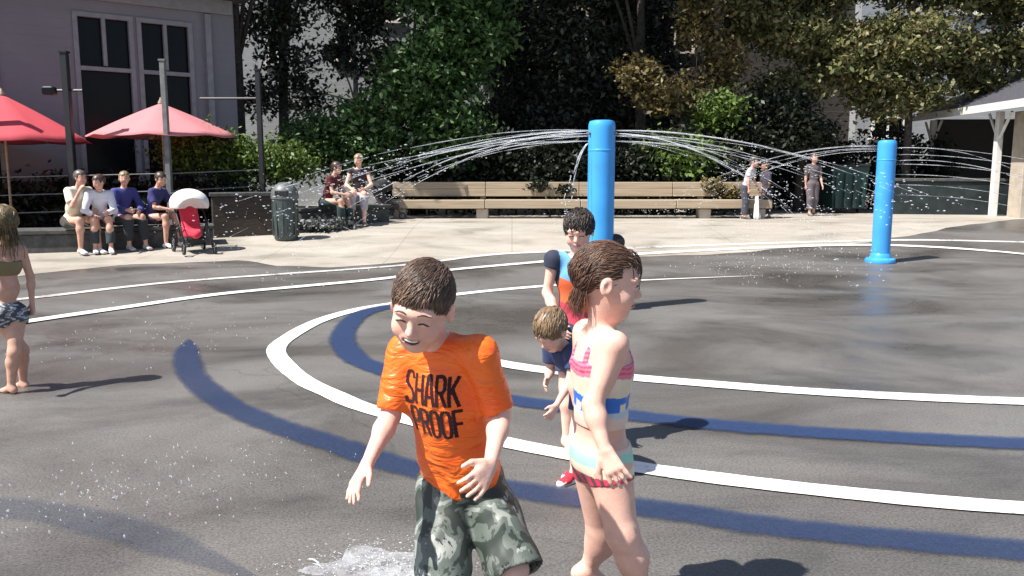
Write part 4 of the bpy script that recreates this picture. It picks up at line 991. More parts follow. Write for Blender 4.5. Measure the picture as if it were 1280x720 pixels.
def tree(name, x, y, h, blobs, n, size, m, label, cat='tree', trunk=.14, bark='bark', seed=0, group=None, lean=(0, 0), clump=26, spread=.22, limbs=7, hollow=2.2):
    z = zg(y); root = empty(name, (x, y, z), label, cat, group); R_ = random.Random(seed); b = MB(); top = V(x + lean[0], y + lean[1], z + h)
    pts = [V(x, y, z - .05) + (top - V(x, y, z)) * t + V(math.sin(t * 5 + seed), math.cos(t * 4 + seed), 0) * .10 * t for t in np.linspace(0, 1, 9)]
    b.tube(pts, [trunk * (1.25 if i == 0 else 1) * (1 - .75 * i / 8) for i in range(9)], 10)
    for k in range(limbs):
        c, r = blobs[k % len(blobs)][:2]; i = R_.randint(3, 7); p = pts[i]; e = V(*c) + V(*[R_.uniform(-.6, .6) * q for q in r]); mid = (p + e) / 2 + V(0, 0, .12 * np.linalg.norm(e - p))
        b.tube([p, (p + mid) / 2 + V(0, 0, .05), mid, e], [trunk * .38, trunk * .26, trunk * .18, trunk * .05], 6)
    b.build('trunk', M[bark], root, smooth=True); leaf_mesh('crown', blobs, n, size, LM[m], root, seed, clump, spread, hollow=hollow); return root
def blob(px, py, Y, rx, ry, rz): return (tuple(at(px, py, Y)), (rx, ry, rz))
# big leafy green tree left of centre
tree('leafy_tree', at(520, 0, 20.5)[0], 20.5, 4.6, [blob(560, 60, 20.5, 1.1, 1.0, 1.3), blob(520, 110, 20, 1.0, 1.0, 1.0), blob(560, 170, 20, .95, .9, .9), blob(470, 160, 19.8, .8, .8, .7), blob(600, 20, 21, .9, 1.0, 1.2), blob(540, -30, 21, 1.2, 1.2, 1.2)], 30000, .085, 'green', 'large mid-green leafy tree behind the left end of the timber bench', seed=1)
tree('bush', at(420, 0, 19.6)[0], 19.6, 1.2, [blob(400, 175, 19.5, .8, .7, .55), blob(460, 155, 19.8, .7, .7, .6), blob(440, 195, 19.4, 1.0, .6, .5), blob(370, 200, 19.4, .6, .6, .45)], 13000, .07, 'green', 'rounded green bush behind the seated pair by the waste bin', 'bush', .04, seed=2)
tree('bush', at(270, 0, 16.4)[0], 16.4, 1.0, [blob(250, 190, 16.3, .75, .5, .42), blob(300, 200, 16.3, .7, .5, .38), blob(350, 205, 16.5, .6, .5, .35)], 12000, .05, 'bright', 'yellow-green bush growing above the dark planter wall', 'bush', .03, seed=3)
tree('dark_tree', at(350, 0, 21.5)[0], 21.5, 8, [blob(340, 20, 21.5, .8, .8, 1.2), blob(365, 90, 21.5, .45, .5, .7), blob(330, 120, 21.3, .5, .5, .5), blob(400, -60, 21.5, 1.2, 1, 1)], 9000, .08, 'dark', 'thin dark tree in front of the pale dappled building', seed=4, trunk=.16, spread=.3)
tree('leafy_tree', at(440, 0, 23)[0], 23, 7.5, [blob(455, 20, 23, .9, .7, .9), blob(425, 70, 23, .6, .5, .5), blob(480, 80, 23, .6, .6, .7), blob(410, -20, 23, 1.1, .8, .8), blob(385, 130, 23, .5, .5, .5)], 6500, .09, 'dark', 'sparse grey-green tree whose leaves hang before the pale house', seed=6, trunk=.10, bark='pale_bark', spread=.32)
for k, (px, Y, lb) in enumerate(((640, 23.5, 'dark conifer directly right of the leafy green tree'), (705, 22.8, 'dark conifer just left of the nearer blue pole'), (765, 23.6, 'dark conifer with a pale trunk above the nearer blue pole'), (815, 24.5, 'dark conifer left of the black square window'))):
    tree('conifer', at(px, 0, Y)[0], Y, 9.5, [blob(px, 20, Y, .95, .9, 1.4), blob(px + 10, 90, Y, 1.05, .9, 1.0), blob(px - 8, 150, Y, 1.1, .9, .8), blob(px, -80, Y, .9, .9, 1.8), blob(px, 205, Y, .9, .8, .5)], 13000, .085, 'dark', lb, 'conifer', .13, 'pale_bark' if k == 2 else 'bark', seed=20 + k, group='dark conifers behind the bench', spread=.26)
# olive and rust deciduous trees to the right
tree('olive_tree', at(880, 0, 21)[0], 21, 6.5, [blob(875, 20, 21, .45, .6, .9), blob(840, 120, 20.8, .9, .7, .45), blob(905, 80, 21, .5, .6, .8), blob(800, 95, 21, .5, .6, .5), blob(890, -50, 21, 1, .9, .8)], 12000, .075, 'rust', 'reddish-olive tree beside the black square window', seed=31, trunk=.10)
tree('olive_tree', at(1010, 0, 21.5)[0], 21.5, 6.8, [blob(1000, 45, 21.5, 1.3, .9, .6), blob(1060, 75, 21.3, 1.0, .9, .7), blob(985, 110, 21.5, .9, .8, .4), blob(1090, 100, 21.2, .7, .7, .6), blob(1020, -30, 21.5, 1.8, 1.2, .8), blob(940, 20, 21.5, .8, .8, .6)], 34000, .08, 'olive', 'wide olive-leaved tree above the gap between the two blue poles', seed=32, trunk=.12)
tree('olive_tree', at(1150, 0, 21)[0], 21.2, 6.4, [blob(1140, 50, 21, 1.2, .9, .8), blob(1200, 70, 21.6, .8, .9, .6), blob(1270, 60, 22, 1.1, .9, .6), blob(1150, 118, 21.0, .9, .6, .4), blob(1080, 60, 21.2, .8, .7, .6), blob(1095, 135, 21.2, .6, .5, .3), blob(1230, 100, 21.6, .7, .6, .35), blob(1170, -30, 21.5, 1.8, 1.2, .8), blob(1280, -10, 22, 1.4, 1.2, .8)], 42000, .08, 'olive', 'olive-green tree overhanging the pavilion roof at right', seed=33, trunk=.12)
tree('bush', at(870, 0, 19.8)[0], 20.0, 1.3, [blob(860, 200, 19.8, .6, .5, .5), blob(895, 140, 20.3, .5, .5, .45), blob(830, 190, 20, .4, .4, .4)], 7000, .075, 'bright', 'bright green bush behind the right end of the timber bench', 'bush', .04, seed=34)
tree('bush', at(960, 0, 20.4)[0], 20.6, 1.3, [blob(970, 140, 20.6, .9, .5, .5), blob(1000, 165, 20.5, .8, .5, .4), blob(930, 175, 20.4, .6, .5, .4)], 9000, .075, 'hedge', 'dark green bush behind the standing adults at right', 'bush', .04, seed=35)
tree('bush', at(900, 0, 18.2)[0], 18.9, .75, [blob(893, 232, 18.8, .20, .2, .16), blob(912, 240, 18.8, .18, .2, .12)], 900, .06, 'rust', 'small rust-coloured branch overhanging the timber bench', 'bush', .02, seed=36, limbs=4, spread=.08)
# hedge behind the bench and left people
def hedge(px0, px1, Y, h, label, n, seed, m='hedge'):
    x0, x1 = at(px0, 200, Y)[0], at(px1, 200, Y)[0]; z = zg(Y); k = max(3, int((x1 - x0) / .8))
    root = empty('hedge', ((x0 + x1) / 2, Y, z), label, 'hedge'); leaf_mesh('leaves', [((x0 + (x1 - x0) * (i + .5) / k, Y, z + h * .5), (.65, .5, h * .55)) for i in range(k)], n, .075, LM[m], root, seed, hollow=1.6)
    b = MB()
    for i in range(k * 2): xx = x0 + (x1 - x0) * (i + .5) / k / 2; b.tube([(xx, Y, z - .02), (xx + .05, Y, z + h * .5), (xx - .05, Y + .1, z + h * .85)], [.03, .02, .008], 5)
    b.build('stems', M['bark'], root)
hedge(480, 920, 20.0, 1.9, 'long dark hedge directly behind the timber bench', 26000, 41)
hedge(-60, 330, 15.9, 1.0, 'low dark planting behind the people seated on the left wall', 9000, 42)
hedge(900, 1180, 22.6, 2.0, 'dark hedge behind the green container at right', 12000, 43)
# canopy trees whose crowns stand over the back of the plaza, above the picture
for k, (x, y, h, lb) in enumerate(((-6.5, 18.8, 9.5, 'tall shade tree between the cafe building and the pale building'), (-1.5, 20.8, 9.5, 'tall shade tree behind the timber bench at left of centre'), (3.4, 21.2, 9.5, 'tall shade tree behind the right half of the timber bench'))):
    c = V(x - .6, y - 1.2, 8.2)
    tree('shade_tree', x, y + 1.5, h, [((c[0], c[1], c[2]), (2.9, 2.0, 1.3)), ((c[0] + 1.6, c[1] + 1.6, c[2] + .8), (2.2, 1.8, 1.3)), ((c[0] - 1.8, c[1] + 1.5, c[2] + .5), (2.2, 1.8, 1.2)), ((c[0], c[1] + 3, c[2] + 1.2), (2.8, 2.0, 1.6))], 6000, .16, 'green', lb, 'tree', .17, seed=50 + k, clump=30, spread=.34)

# ------------------------------------------------------------------ buildings behind
def siding(name, c, pitch=.18, var=.1, rough=.7):
    m, t, p = newmat(name); L = t.links; tc = t.nodes.new('ShaderNodeTexCoord').outputs['Object']
    L.new(mixc(t, ramp(t, noise(t, tc, 1.3, 6, .65), [(.35, 0.0), (.7, .6)]), c, tuple(x * (1 - var * 2) for x in c)), p.inputs['Base Color']); p.inputs['Roughness'].default_value = rough
    wv = t.nodes.new('ShaderNodeTexWave'); wv.wave_type = 'BANDS'; wv.bands_direction = 'Z'; wv.wave_profile = 'SAW'; wv.inputs['Scale'].default_value = 1 / pitch / 3.2; L.new(tc, wv.inputs[0])
    b = t.nodes.new('ShaderNodeBump'); b.inputs['Strength'].default_value = .6; b.inputs['Distance'].default_value = .02; L.new(wv.outputs['Fac'], b.inputs['Height']); L.new(b.outputs[0], p.inputs['Normal']); return m
M['lav'] = siding('lavender_grey_siding', (.205, .205, .228))
M['grey'] = siding('pale_grey_siding', (.36, .375, .39))
M['brown'] = siding('dark_brown_wall', (.05, .043, .038))
M['trim'] = mat('grey_trim', (.24, .24, .255), .6, .1)
M['white_trim'] = mat('white_trim', (.72, .70, .66), .5, .08)
M['beige'] = mat('beige_plaster', (.42, .36, .29), .8, .12, 5)
M['shingle'] = mat('grey_shingles', (.055, .055, .065), .85, .3, 22, bump=.6, bscale=30)
M['roof_dark'] = mat('dark_eave', (.05, .045, .04), .7, .2)
M['dark_conc'] = mat('dark_stone', (.065, .065, .062), .85, .3, 9, bump=.4, bscale=40)
m, t, p = newmat('dark_window_glass'); p.inputs['Base Color'].default_value = (.008, .009, .011, 1); p.inputs['Roughness'].default_value = .15; p.inputs['Specular IOR Level'].default_value = .12; M['glass'] = m

def cafe():
    A = V(at(0, 210, 16.1)[0], 16.1, 0); Bp = V(at(300, 210, 19.0)[0], 19.0, 0); d = nrm(Bp - A); nrm_ = V(d[1], -d[0], 0); z0 = zg(17); O = A - d * 5.0
    root = empty('cafe_building', (O[0], O[1], z0), 'lavender-grey building with large dark windows behind the red parasols', 'building')
    L = np.linalg.norm(Bp - O); top = 4.70; U = V(0, 0, 1)
    def P(s, z, o=0): return O + d * s + nrm_ * o + U * (z0 + z)
    ax = (d, nrm_, U)
    wins = []                                               # (s0,s1,z0,z1)
    def s_of(px): 
        r = ray(px, 210); r = r / r[1]; # solve O + d s = lambda * (rx,1)
        Mx = np.array([[d[0], -r[0]], [d[1], -1]]); q = np.linalg.solve(Mx, -O[:2]); return q[0]
    e = [(s_of(-60), s_of(9)), (s_of(103), s_of(177)), (s_of(181), s_of(249))]; wz0, wz1 = .55, 4.15
    wins = [(a, b, wz0, wz1) for a, b in e]
    b = MB(); s_ = 0
    for (a, c_, q0, q1) in wins:
        b.box((P((s_ + a) / 2, top / 2, -.125)), (a - s_, .25, top), ax=ax); b.box(P((a + c_) / 2, q0 / 2, -.125), (c_ - a, .25, q0), ax=ax); b.box(P((a + c_) / 2, (q1 + top) / 2, -.125), (c_ - a, .25, top - q1), ax=ax); s_ = c_
    b.box(P((s_ + L) / 2, top / 2, -.125), (L - s_, .25, top), ax=ax)
    b.box(P(L - .125, top / 2, -2.6), (.25, 4.7, top), ax=ax); b.box(P(.125, top / 2, -2.6), (.25, 4.7, top), ax=ax); b.box(P(L / 2, top / 2, -5), (L, .1, top), ax=ax)
    b.build('wall', M['lav'], root)
    for i, (a, c_, q0, q1) in enumerate(wins):
        f = MB(); t_ = .09; tr = q0 + (q1 - q0) * (.70 if i else .64)
        f.box(P(a + t_ / 2, (q0 + q1) / 2, -.02), (t_, .10, q1 - q0), ax=ax); f.box(P(c_ - t_ / 2, (q0 + q1) / 2, -.02), (t_, .10, q1 - q0), ax=ax)
        f.box(P((a + c_) / 2, q1 - t_ / 2, -.02), (c_ - a - 2 * t_, .10, t_), ax=ax); f.box(P((a + c_) / 2, q0 + t_ / 2, -.02), (c_ - a - 2 * t_, .10, t_), ax=ax)
        f.box(P((a + c_) / 2, tr, -.02), (c_ - a - 2 * t_, .09, .08), ax=ax); f.box(P((a + c_) / 2, (tr + q1) / 2, -.02), (.07, .09, q1 - tr - .04 - t_), ax=ax)
        fo = f.build('window', M['trim'], root)
        g = MB(); g.box(P((a + c_) / 2, (q0 + q1) / 2, -.10), (c_ - a - .03, .02, q1 - q0 - .03), ax=ax); g.build('pane', M['glass'], fo, origin=V(*root.location))
    b = MB(); b.box(P(L / 2 - .05, top + .10, .20), (L + .7, 1.0, .16), ax=ax); b.build('eave', M['roof_dark'], root)
    b = MB(); b.box(P(L / 2 - .05, top - .16, .04), (L, .07, .30), ax=ax); b.build('fascia', M['trim'], root)
    b = MB(); vs = [P(-.3, top + .18, .7), P(L + .3, top + .18, .7), P(L + .3, top + 1.8, -2.5), P(-.3, top + 1.8, -2.5), P(-.3, top + .18, -5.3), P(L + .3, top + .18, -5.3)]
    b.add(vs + [v + U * .10 for v in vs], [(0, 3, 2, 1), (3, 4, 5, 2), (6, 7, 8, 9), (9, 8, 11, 10), (0, 1, 7, 6), (4, 10, 11, 5), (0, 6, 9, 3), (3, 9, 10, 4), (1, 2, 8, 7), (2, 5, 11, 8)]); b.build('roof', M['shingle'], root)
    b = MB(); q0, q1 = s_of(262), s_of(272); b.box(P((q0 + q1) / 2, 2.2, .05), (.12, .1, 4.3), ax=ax); b.build('downpipe', M['trim'], root)
cafe()

def block(name, px0, px1, Y, h, dep, m, label, wins=(), cat='building', trim=None):
    x0, x1 = at(px0, 210, Y)[0], at(px1, 210, Y)[0]; z0 = zg(Y); root = empty(name, ((x0 + x1) / 2, Y, z0), label, cat); b = MB()
    W = [(at(a, t_, Y), at(c_, u, Y)) for a, t_, c_, u in wins]; W.sort(key=lambda q: q[0][0]); s_ = x0
    def bx_(a, c_, l, h_):
        if c_ - a > .01 and h_ - l > .01: b.box(((a + c_) / 2, Y + .15, (l + h_) / 2), (c_ - a, .3, h_ - l))
    for q, r in W:
        bx_(s_, q[0], z0 - .1, z0 + h); bx_(q[0], r[0], z0 - .1, r[2]); bx_(q[0], r[0], q[2], z0 + h); s_ = r[0]
    bx_(s_, x1, z0 - .1, z0 + h)
    b.box((x0 + .15, Y + .3 + dep / 2, z0 + h / 2), (.3, dep, h)); b.box((x1 - .15, Y + .3 + dep / 2, z0 + h / 2), (.3, dep, h))
    b.box(((x0 + x1) / 2, Y + .4 + dep, z0 + h / 2), (x1 - x0, .2, h)); b.build('wall', m, root)
    b = MB(); b.box(((x0 + x1) / 2, Y + .2 + dep / 2, z0 + h + .12), (x1 - x0 + .5, dep + .9, .24), bev=.04); b.build('roof', M['roof_dark'], root)
    for q, r in W:
        f = MB(); c = (q + r) / 2; w_, hh = r[0] - q[0], q[2] - r[2]
        f.box((q[0] + .04, Y, c[2]), (.08, .12, hh)); f.box((r[0] - .04, Y, c[2]), (.08, .12, hh)); f.box((c[0], Y, q[2] - .04), (w_ - .16, .12, .08)); f.box((c[0], Y - .03, r[2] + .05), (w_ + .2, .2, .07))
        fo = f.build('window', trim or M['trim'], root)
        if w_ > .8: g = MB(); g.box((c[0], Y + .02, c[2]), (.05, .06, hh - .16)); g.build('mullion', trim or M['trim'], fo, origin=V(*root.location))
        g = MB(); g.box((c[0], Y + .14, c[2]), (w_ - .02, .03, hh - .02)); g.build('pane', M['glass'], fo, origin=V(*root.location))
    return root
block('pale_house', 296, 612, 25, 9.5, 6, M['grey'], 'pale grey house dappled with sun behind the thin dark tree', [(418, 30, 440, 80), (332, 40, 350, 84), (470, -30, 500, 30), (540, 20, 575, 80)], trim=M['white_trim'])
block('brown_house', 612, 1065, 27.5, 10.5, 6, M['brown'], 'dark brown house with a black square window behind the trees', [(820, 20, 868, 68), (700, 10, 735, 60), (960, 90, 985, 130), (905, -20, 940, 40)], trim=M['beige'])
block('grey_outbuilding', 1066, 1420, 27.0, 10.0, 5, M['grey'], 'grey building seen between the olive trees and the pavilion roof', [(1090, 145, 1130, 175), (1200, 0, 1240, 20)], trim=M['white_trim'])
# pale unit hanging under the black window
c = at(842, 90, 26.9); r_ = empty('window_box', (c[0], c[1], c[2]), 'small pale box fixed under the black square window', 'window box'); b = MB(); b.box(c, (.62, .5, .5), bev=.03); b.build('housing', M['white_trim'], r_); b = MB()
for k in range(6): b.box(c + V(0, -.26, -.17 + .065 * k), (.5, .02, .03))
b.build('grille', M['trim'], r_)

def pavilion():
    Yf = 18.5; z0 = zg(20); root = empty('pavilion', (11.2, 19.5, z0), 'open-fronted pavilion with grey shingled roof, white fascia and white post', 'pavilion')
    A = at(1163, 148, 23.0); Bp = at(1285, 126, 18.2); d = nrm(V(Bp[0] - A[0], Bp[1] - A[1], 0)); zE = (A[2] + Bp[2]) / 2; n_ = V(-d[1], d[0], 0)
    if n_[0] < 0: n_ = -n_
    A = V(A[0], A[1], zE); L = 7.5; U = V(0, 0, 1)
    q = lambda s, o, z=0: A + d * s + n_ * o + U * z
    rise, dep = 1.35, 2.9
    b = MB(); vs = [q(-.3, -.35, 0), q(L, -.35, 0), q(L, dep, rise), q(-.3, dep, rise), q(-.3, dep * 2 + .35, 0), q(L, dep * 2 + .35, 0)]
    b.add(vs + [v + U * .07 for v in vs], [(0, 3, 2, 1), (3, 4, 5, 2), (6, 7, 8, 9), (9, 8, 11, 10), (4, 10, 11, 5), (0, 6, 9, 3), (3, 9, 10, 4), (1, 2, 8, 7), (2, 5, 11, 8), (0, 1, 7, 6)]); b.build('roof', M['shingle'], root)
    ax = (d, n_, U); b = MB(); b.box(q(L / 2 - .15, -.37, -.03), (L + .3, .05, .17), ax=ax); b.build('fascia', M['white_trim'], root)
    rk = nrm(n_ * (dep + .35) + U * rise); b = MB(); up = np.cross(rk, d); up = up if up[2] > 0 else -up; c_ = q(-.33, (dep - .35) / 2, rise / 2 - .02); b.box(c_, (.05, math.hypot(dep + .35, rise), .17), ax=(d, rk, up)); b.build('bargeboard', M['white_trim'], root)
    for s_ in (.1, 3.6, 7.0):
        p0 = q(s_, .05, 0); b = MB(); b.box((p0[0], p0[1], (z0 + zE - .1) / 2), (.14, .14, zE - .1 - z0), bev=.01); po = b.build('post', M['white_trim'], root)
        b = MB(); b.tube([(p0[0], p0[1], zE - .75), tuple(p0 - d * .5 + V(0, 0, -.13))], .035, 6); b.tube([(p0[0], p0[1], zE - .75), tuple(p0 + d * .5 + V(0, 0, -.13))], .035, 6); b.build('brace', M['white_trim'], po, origin=V(*root.location))
    b = MB(); w0 = q(L / 2, dep * 2, 0); b.box((w0[0], w0[1], (z0 + zE) / 2 - .05), (L, .15, zE - z0 - .05), ax=ax); w1 = q(0, dep, 0); b.box((w1[0], w1[1], (z0 + zE) / 2 - .05), (.15, dep * 1.9, zE - z0 - .05), ax=ax); b.build('back_wall', M['brown'], root)
    b = MB(); p0 = q(4.1, .45, 0); b.box((p0[0], p0[1], (z0 + zE) / 2 - .07), (.55, .4, zE - z0 - .1), ax=ax, bev=.01); b.build('beige_pier', M['beige'], root)
pavilion()
# dark low wall in front of the pavilion, green container
def low_wall(px0, px1, Y0, Y1, top_px, h, m, label, name='low_wall', cat='wall', dep=.45):
    a = at(px0, 210, Y0); b_ = at(px1, 210, Y1); z0 = min(zg(Y0), zg(Y1)); a[2] = b_[2] = 0; d = nrm(b_ - a); L = np.linalg.norm(b_ - a); n_ = V(-d[1], d[0], 0); c = (a + b_) / 2
    root = empty(name, (c[0], c[1], z0), label, cat); b = MB(); b.box(c + V(0, 0, z0 + h / 2 - .06) + n_ * dep / 2, (L, dep, h), ax=(d, n_, V(0, 0, 1)), bev=.02); b.build('body', m, root)
    b = MB(); b.box(c + V(0, 0, z0 + h - .03) + n_ * dep / 2, (L + .06, dep + .08, .07), ax=(d, n_, V(0, 0, 1)), bev=.012); b.build('coping', M['dark_conc'], root); return root
low_wall(1112, 1420, 20.2, 19.4, 215, .85, mat('teal_dark_panel', (.012, .020, .021), .6, .4, 5), 'low dark teal counter wall in front of the pavilion')
def container(px0, px1, Y, h, label):
    x0, x1 = at(px0, 210, Y)[0], at(px1, 210, Y)[0]; z0 = zg(Y); c = ((x0 + x1) / 2, Y, z0); root = empty('waste_container', c, label, 'container'); g = mat('dark_green_metal', (.012, .045, .040), .5, .25, 6)
    b = MB(); w_ = x1 - x0; vs = [(x0 + .05, Y, z0 + .12), (x1 - .05, Y, z0 + .12), (x1, Y - .05, z0 + h), (x0, Y - .05, z0 + h), (x0 + .05, Y + .9, z0 + .12), (x1 - .05, Y + .9, z0 + .12), (x1, Y + .95, z0 + h), (x0, Y + .95, z0 + h)]
    b.add(vs, [(0, 1, 2, 3), (5, 4, 7, 6), (4, 0, 3, 7), (1, 5, 6, 2), (0, 4, 5, 1)])
    for k in range(4): b.box((x0 + w_ * (.14 + .24 * k), Y - .06, z0 + h * .5), (.07, .06, h * .75))
    b.build('body', g, root); b = MB(); b.box((c[0], Y + .45, z0 + h + .04), (w_ + .08, 1.08, .08), bev=.03); b.build('lid', M['black_steel'], root)
    for sx in (x0 + .15, x1 - .15): b = MB(); b.tube([(sx - .03, Y + .1, z0 + .07), (sx + .03, Y + .1, z0 + .07)], .07, 12); b.build('wheel', M['black_steel'], root)
container(1040, 1086, 20.6, 1.12, 'dark green waste container left of the farther blue pole')

# ------------------------------------------------------------------ timber bench
def bench():
    Y = 18.6; x0, x1 = at(488, 250, Y)[0], at(962, 250, Y)[0]; z0 = zg(Y); root = empty('timber_bench', ((x0 + x1) / 2, Y, z0), 'long pale timber bench with plank back and seat along the rear of the plaza', 'bench'); W = x1 - x0
    n = 4; R_ = random.Random(3)
    for i in range(n):
        a = x0 + W * i / n + .006; c = x0 + W * (i + 1) / n - .006; j = R_.uniform(-.006, .006)
        b = MB(); b.box(((a + c) / 2, Y + .12, z0 + .33 + j), (c - a, .20, .16), bev=.012); b.box(((a + c) / 2, Y - .11, z0 + .32 + j), (c - a, .23, .19), bev=.012); b.build('seat', M['wood'], root)
        b = MB(); b.box(((a + c) / 2, Y + .30, z0 + .555), (c - a, .09, .165), bev=.008); b.box(((a + c) / 2, Y + .305, z0 + .715), (c - a, .09, .15), bev=.008); b.build('backrest', M['wood'], root)
    for px in (500, 603, 740, 880, 948):
        x = at(px, 250, Y)[0]; b = MB(); b.box((x, Y + .03, z0 + .11), (.26, .36, .22), bev=.02); b.box((x, Y + .38, z0 + .35), (.12, .07, .72), bev=.01); b.build('support', M['beige'], root)
bench()
tree('bush', at(690, 0, 18.9)[0], 19.1, .85, [blob(675, 232, 18.95, .22, .18, .13), blob(705, 236, 18.9, .22, .18, .10)], 1000, .055, 'hedge', 'small dark branch hanging over the timber bench left of the nearer blue pole', 'bush', .02, seed=37, limbs=4, spread=.08)

# ------------------------------------------------------------------ left seating wall, planter, bin
low_wall(-200, 128, 12.75, 13.6, 0, .40, M['dark_conc'], 'low dark stone seat wall at the left where the white shirted pair sit', dep=.6)
low_wall(128, 262, 13.62, 14.2, 0, .38, M['dark_conc'], 'low dark stone seat wall behind the stroller', dep=.5)
low_wall(262, 346, 14.9, 15.3, 0, .80, M['dark_wood'], 'dark timber planter wall left of the waste bin', name='planter', cat='planter', dep=.9)
low_wall(374, 486, 15.8, 17.4, 0, .42, M['dark_conc'], 'low dark wall under the seated pair right of the waste bin', dep=.5)
x, y, z = gp(358, 300)
r_ = empty('waste_bin', (x, y, z), 'grey-green cylindrical waste bin with domed top at the planter corner', 'bin'); g = mat('grey_green_plastic', (.050, .068, .066), .5, .2, 7)
b = MB(); b.lathe((x, y, z), [(.18, 0), (.20, .03), (.215, .35), (.225, .70), (.225, .72)], 24); b.build('body', g, r_, smooth='auto')
b = MB(); b.lathe((x, y, z), [(.235, .72), (.24, .76), (.225, .86), (.17, .95), (.08, 1.0), (.01, 1.01)], 24); b.build('lid', mat('grey_plastic', (.11, .12, .12), .45, .15), r_, smooth='auto')
b = MB(); b.box((x, y - .215, z + .82), (.22, .05, .10), bev=.01); b.build('opening', M['black_steel'], r_)
for k in range(12):
    a = k * math.pi / 6; b = MB(); b.box((x + math.cos(a) * .222, y + math.sin(a) * .222, z + .38), (.012, .03, .60), rz=a); b.build('rib', g, r_)
# low rocky planting by the bin
x, y, z = gp(395, 290); r_ = empty('ground_plant', (x, y, z), 'low grey speckled plant clump at the foot of the wall right of the bin', 'plant'); leaf_mesh('leaves', [((x, y, z + .10), (.35, .2, .12)), ((x + .35, y + .3, z + .12), (.3, .2, .14))], 1100, .05, leaf_mat('grey_green_leaves', [(.03, .035, .03), (.10, .11, .10), (.25, .26, .25)]), r_, 60, 12, .08)
b = MB(); [b.tube([(x + .1 * i - .1, y, z), (x + .13 * i - .1, y, z + .15)], [.01, .004], 5) for i in range(5)]; b.build('stems', M['bark'], r_)

# posts with wires and lamps
def post(px, top, bot, Y, r, label, m='black_steel', arm=None):
    a = at(px, top, Y); z0 = zg(Y); r_ = empty('steel_post', (a[0], Y, z0), label, 'post', 'steel posts along the cafe terrace'); b = MB(); b.box((a[0], Y, (z0 + a[2]) / 2), (r * 2, r * 2, a[2] - z0), bev=.01); b.box((a[0], Y, a[2] + .012), (r * 2.5, r * 2.5, .03)); b.build('shaft', M[m], r_)
    b = MB(); b.box((a[0], Y, z0 + .02), (r * 5, r * 5, .03)); b.build('base_plate', M[m], r_)
    if arm:
        l = at(arm[0], arm[1], Y); e = at(arm[2], arm[1], Y); b = MB(); b.tube([l, e], .022, 6); b.build('arm', M['black_steel'], r_)
        for q in arm[3]:
            c_ = at(q, arm[1], Y); b = MB(); b.box(c_ + V(0, -.03, -.01), (.20, .16, .14), bev=.02); lo_ = b.build('lamp_head', M['black_steel'], r_); g = MB(); g.box(c_ + V(0, -.115, -.02), (.16, .01, .10)); g.build('lens', M['glass'], lo_, origin=V(*r_.location))
post(80, 66, 250, 14.4, .055, 'black steel post with a side lamp in front of the lavender-grey wall', arm=(60, 113, 103, (63,)))
post(203, 76, 250, 14.8, .045, 'grey steel post standing in front of the pink parasol', 'grey_steel')
post(322, 88, 250, 15.6, .045, 'black steel post at the right end of the terrace above the planter', arm=(250, 123, 320, ()))
post(-40, 60, 250, 14.0, .055, 'black steel post at the far left of the terrace')
b = MB()
pts = [at(-40, 60, 14.0), at(80, 66, 14.4), at(203, 76, 14.8), at(322, 88, 15.6)]
rw = empty('wire_railing', (pts[0][0], pts[0][1], zg(14)), 'thin horizontal wires strung between the terrace posts', 'railing')
for hh in (1.15, .85, .55):
    for a_, c_ in zip(pts[:-1], pts[1:]): b.tube([(a_[0] + .03, a_[1], zg(a_[1]) + hh), (c_[0] - .03, c_[1], zg(c_[1]) + hh)], .009, 5)
b.build('wires', M['grey_steel'], rw)

def parasol(px, apex, Y, rad, drop, colr, label, valence=.0, ribs=8, rot=.2, pole_r=.022, hcol=None):
    a = at(px, apex, Y); z0 = zg(Y); root = empty('parasol', (a[0], Y, z0), label, 'parasol', 'red parasols on the cafe terrace')
    n = ribs; b = MB(); vs = [a]; ring = 8; fs = []; sub = 4
    for j in range(1, ring + 1):
        for k in range(n * sub):
            an = rot + 2 * math.pi * k / (n * sub); f = j / ring; loc = (k % sub) / sub; sag = math.sin(math.pi * loc); r_ = rad * f * (1 - .045 * sag); vs.append(a + V(math.cos(an) * r_, math.sin(an) * r_, -drop * (f * .85 + .15 * f * f) + .0 - .035 * sag * f * 1.0))
    N_ = n * sub
    for k in range(N_): fs.append((0, 1 + k, 1 + (k + 1) % N_))
    for j in range(ring - 1):
        for k in range(N_): fs.append((1 + j * N_ + k, 1 + (j + 1) * N_ + k, 1 + (j + 1) * N_ + (k + 1) % N_, 1 + j * N_ + (k + 1) % N_))
    b.add(vs, fs); co = b.build('canopy', colr, root, smooth=True); sm = co.modifiers.new('thick', 'SOLIDIFY'); sm.thickness = .008
    b = MB(); b.tube([(a[0], Y, z0), (a[0], Y, a[2] + .06)], pole_r, 10); b.build('pole', M['wood'], root, smooth='auto'); b = MB(); b.lathe((a[0], Y, a[2] - .01), [(.05, 0), (.05, .03), (.02, .08), (.01, .12)], 12); b.build('finial', M['wood'], root, smooth='auto')
    for k in range(n):
        an = rot + 2 * math.pi * k / n; e = a + V(math.cos(an) * rad * .98, math.sin(an) * rad * .98, -drop * .985 - .02); b = MB(); b.tube([a - V(0, 0, .05), (a + e) / 2 - V(0, 0, .01), e], .009, 5); b.build('rib', M['wood'], root)
    b = MB(); b.lathe((a[0], Y, z0), [(.28, 0), (.28, .05), (.10, .08), (.05, .30)], 20); b.build('base', M['dark_conc'], root, smooth='auto')
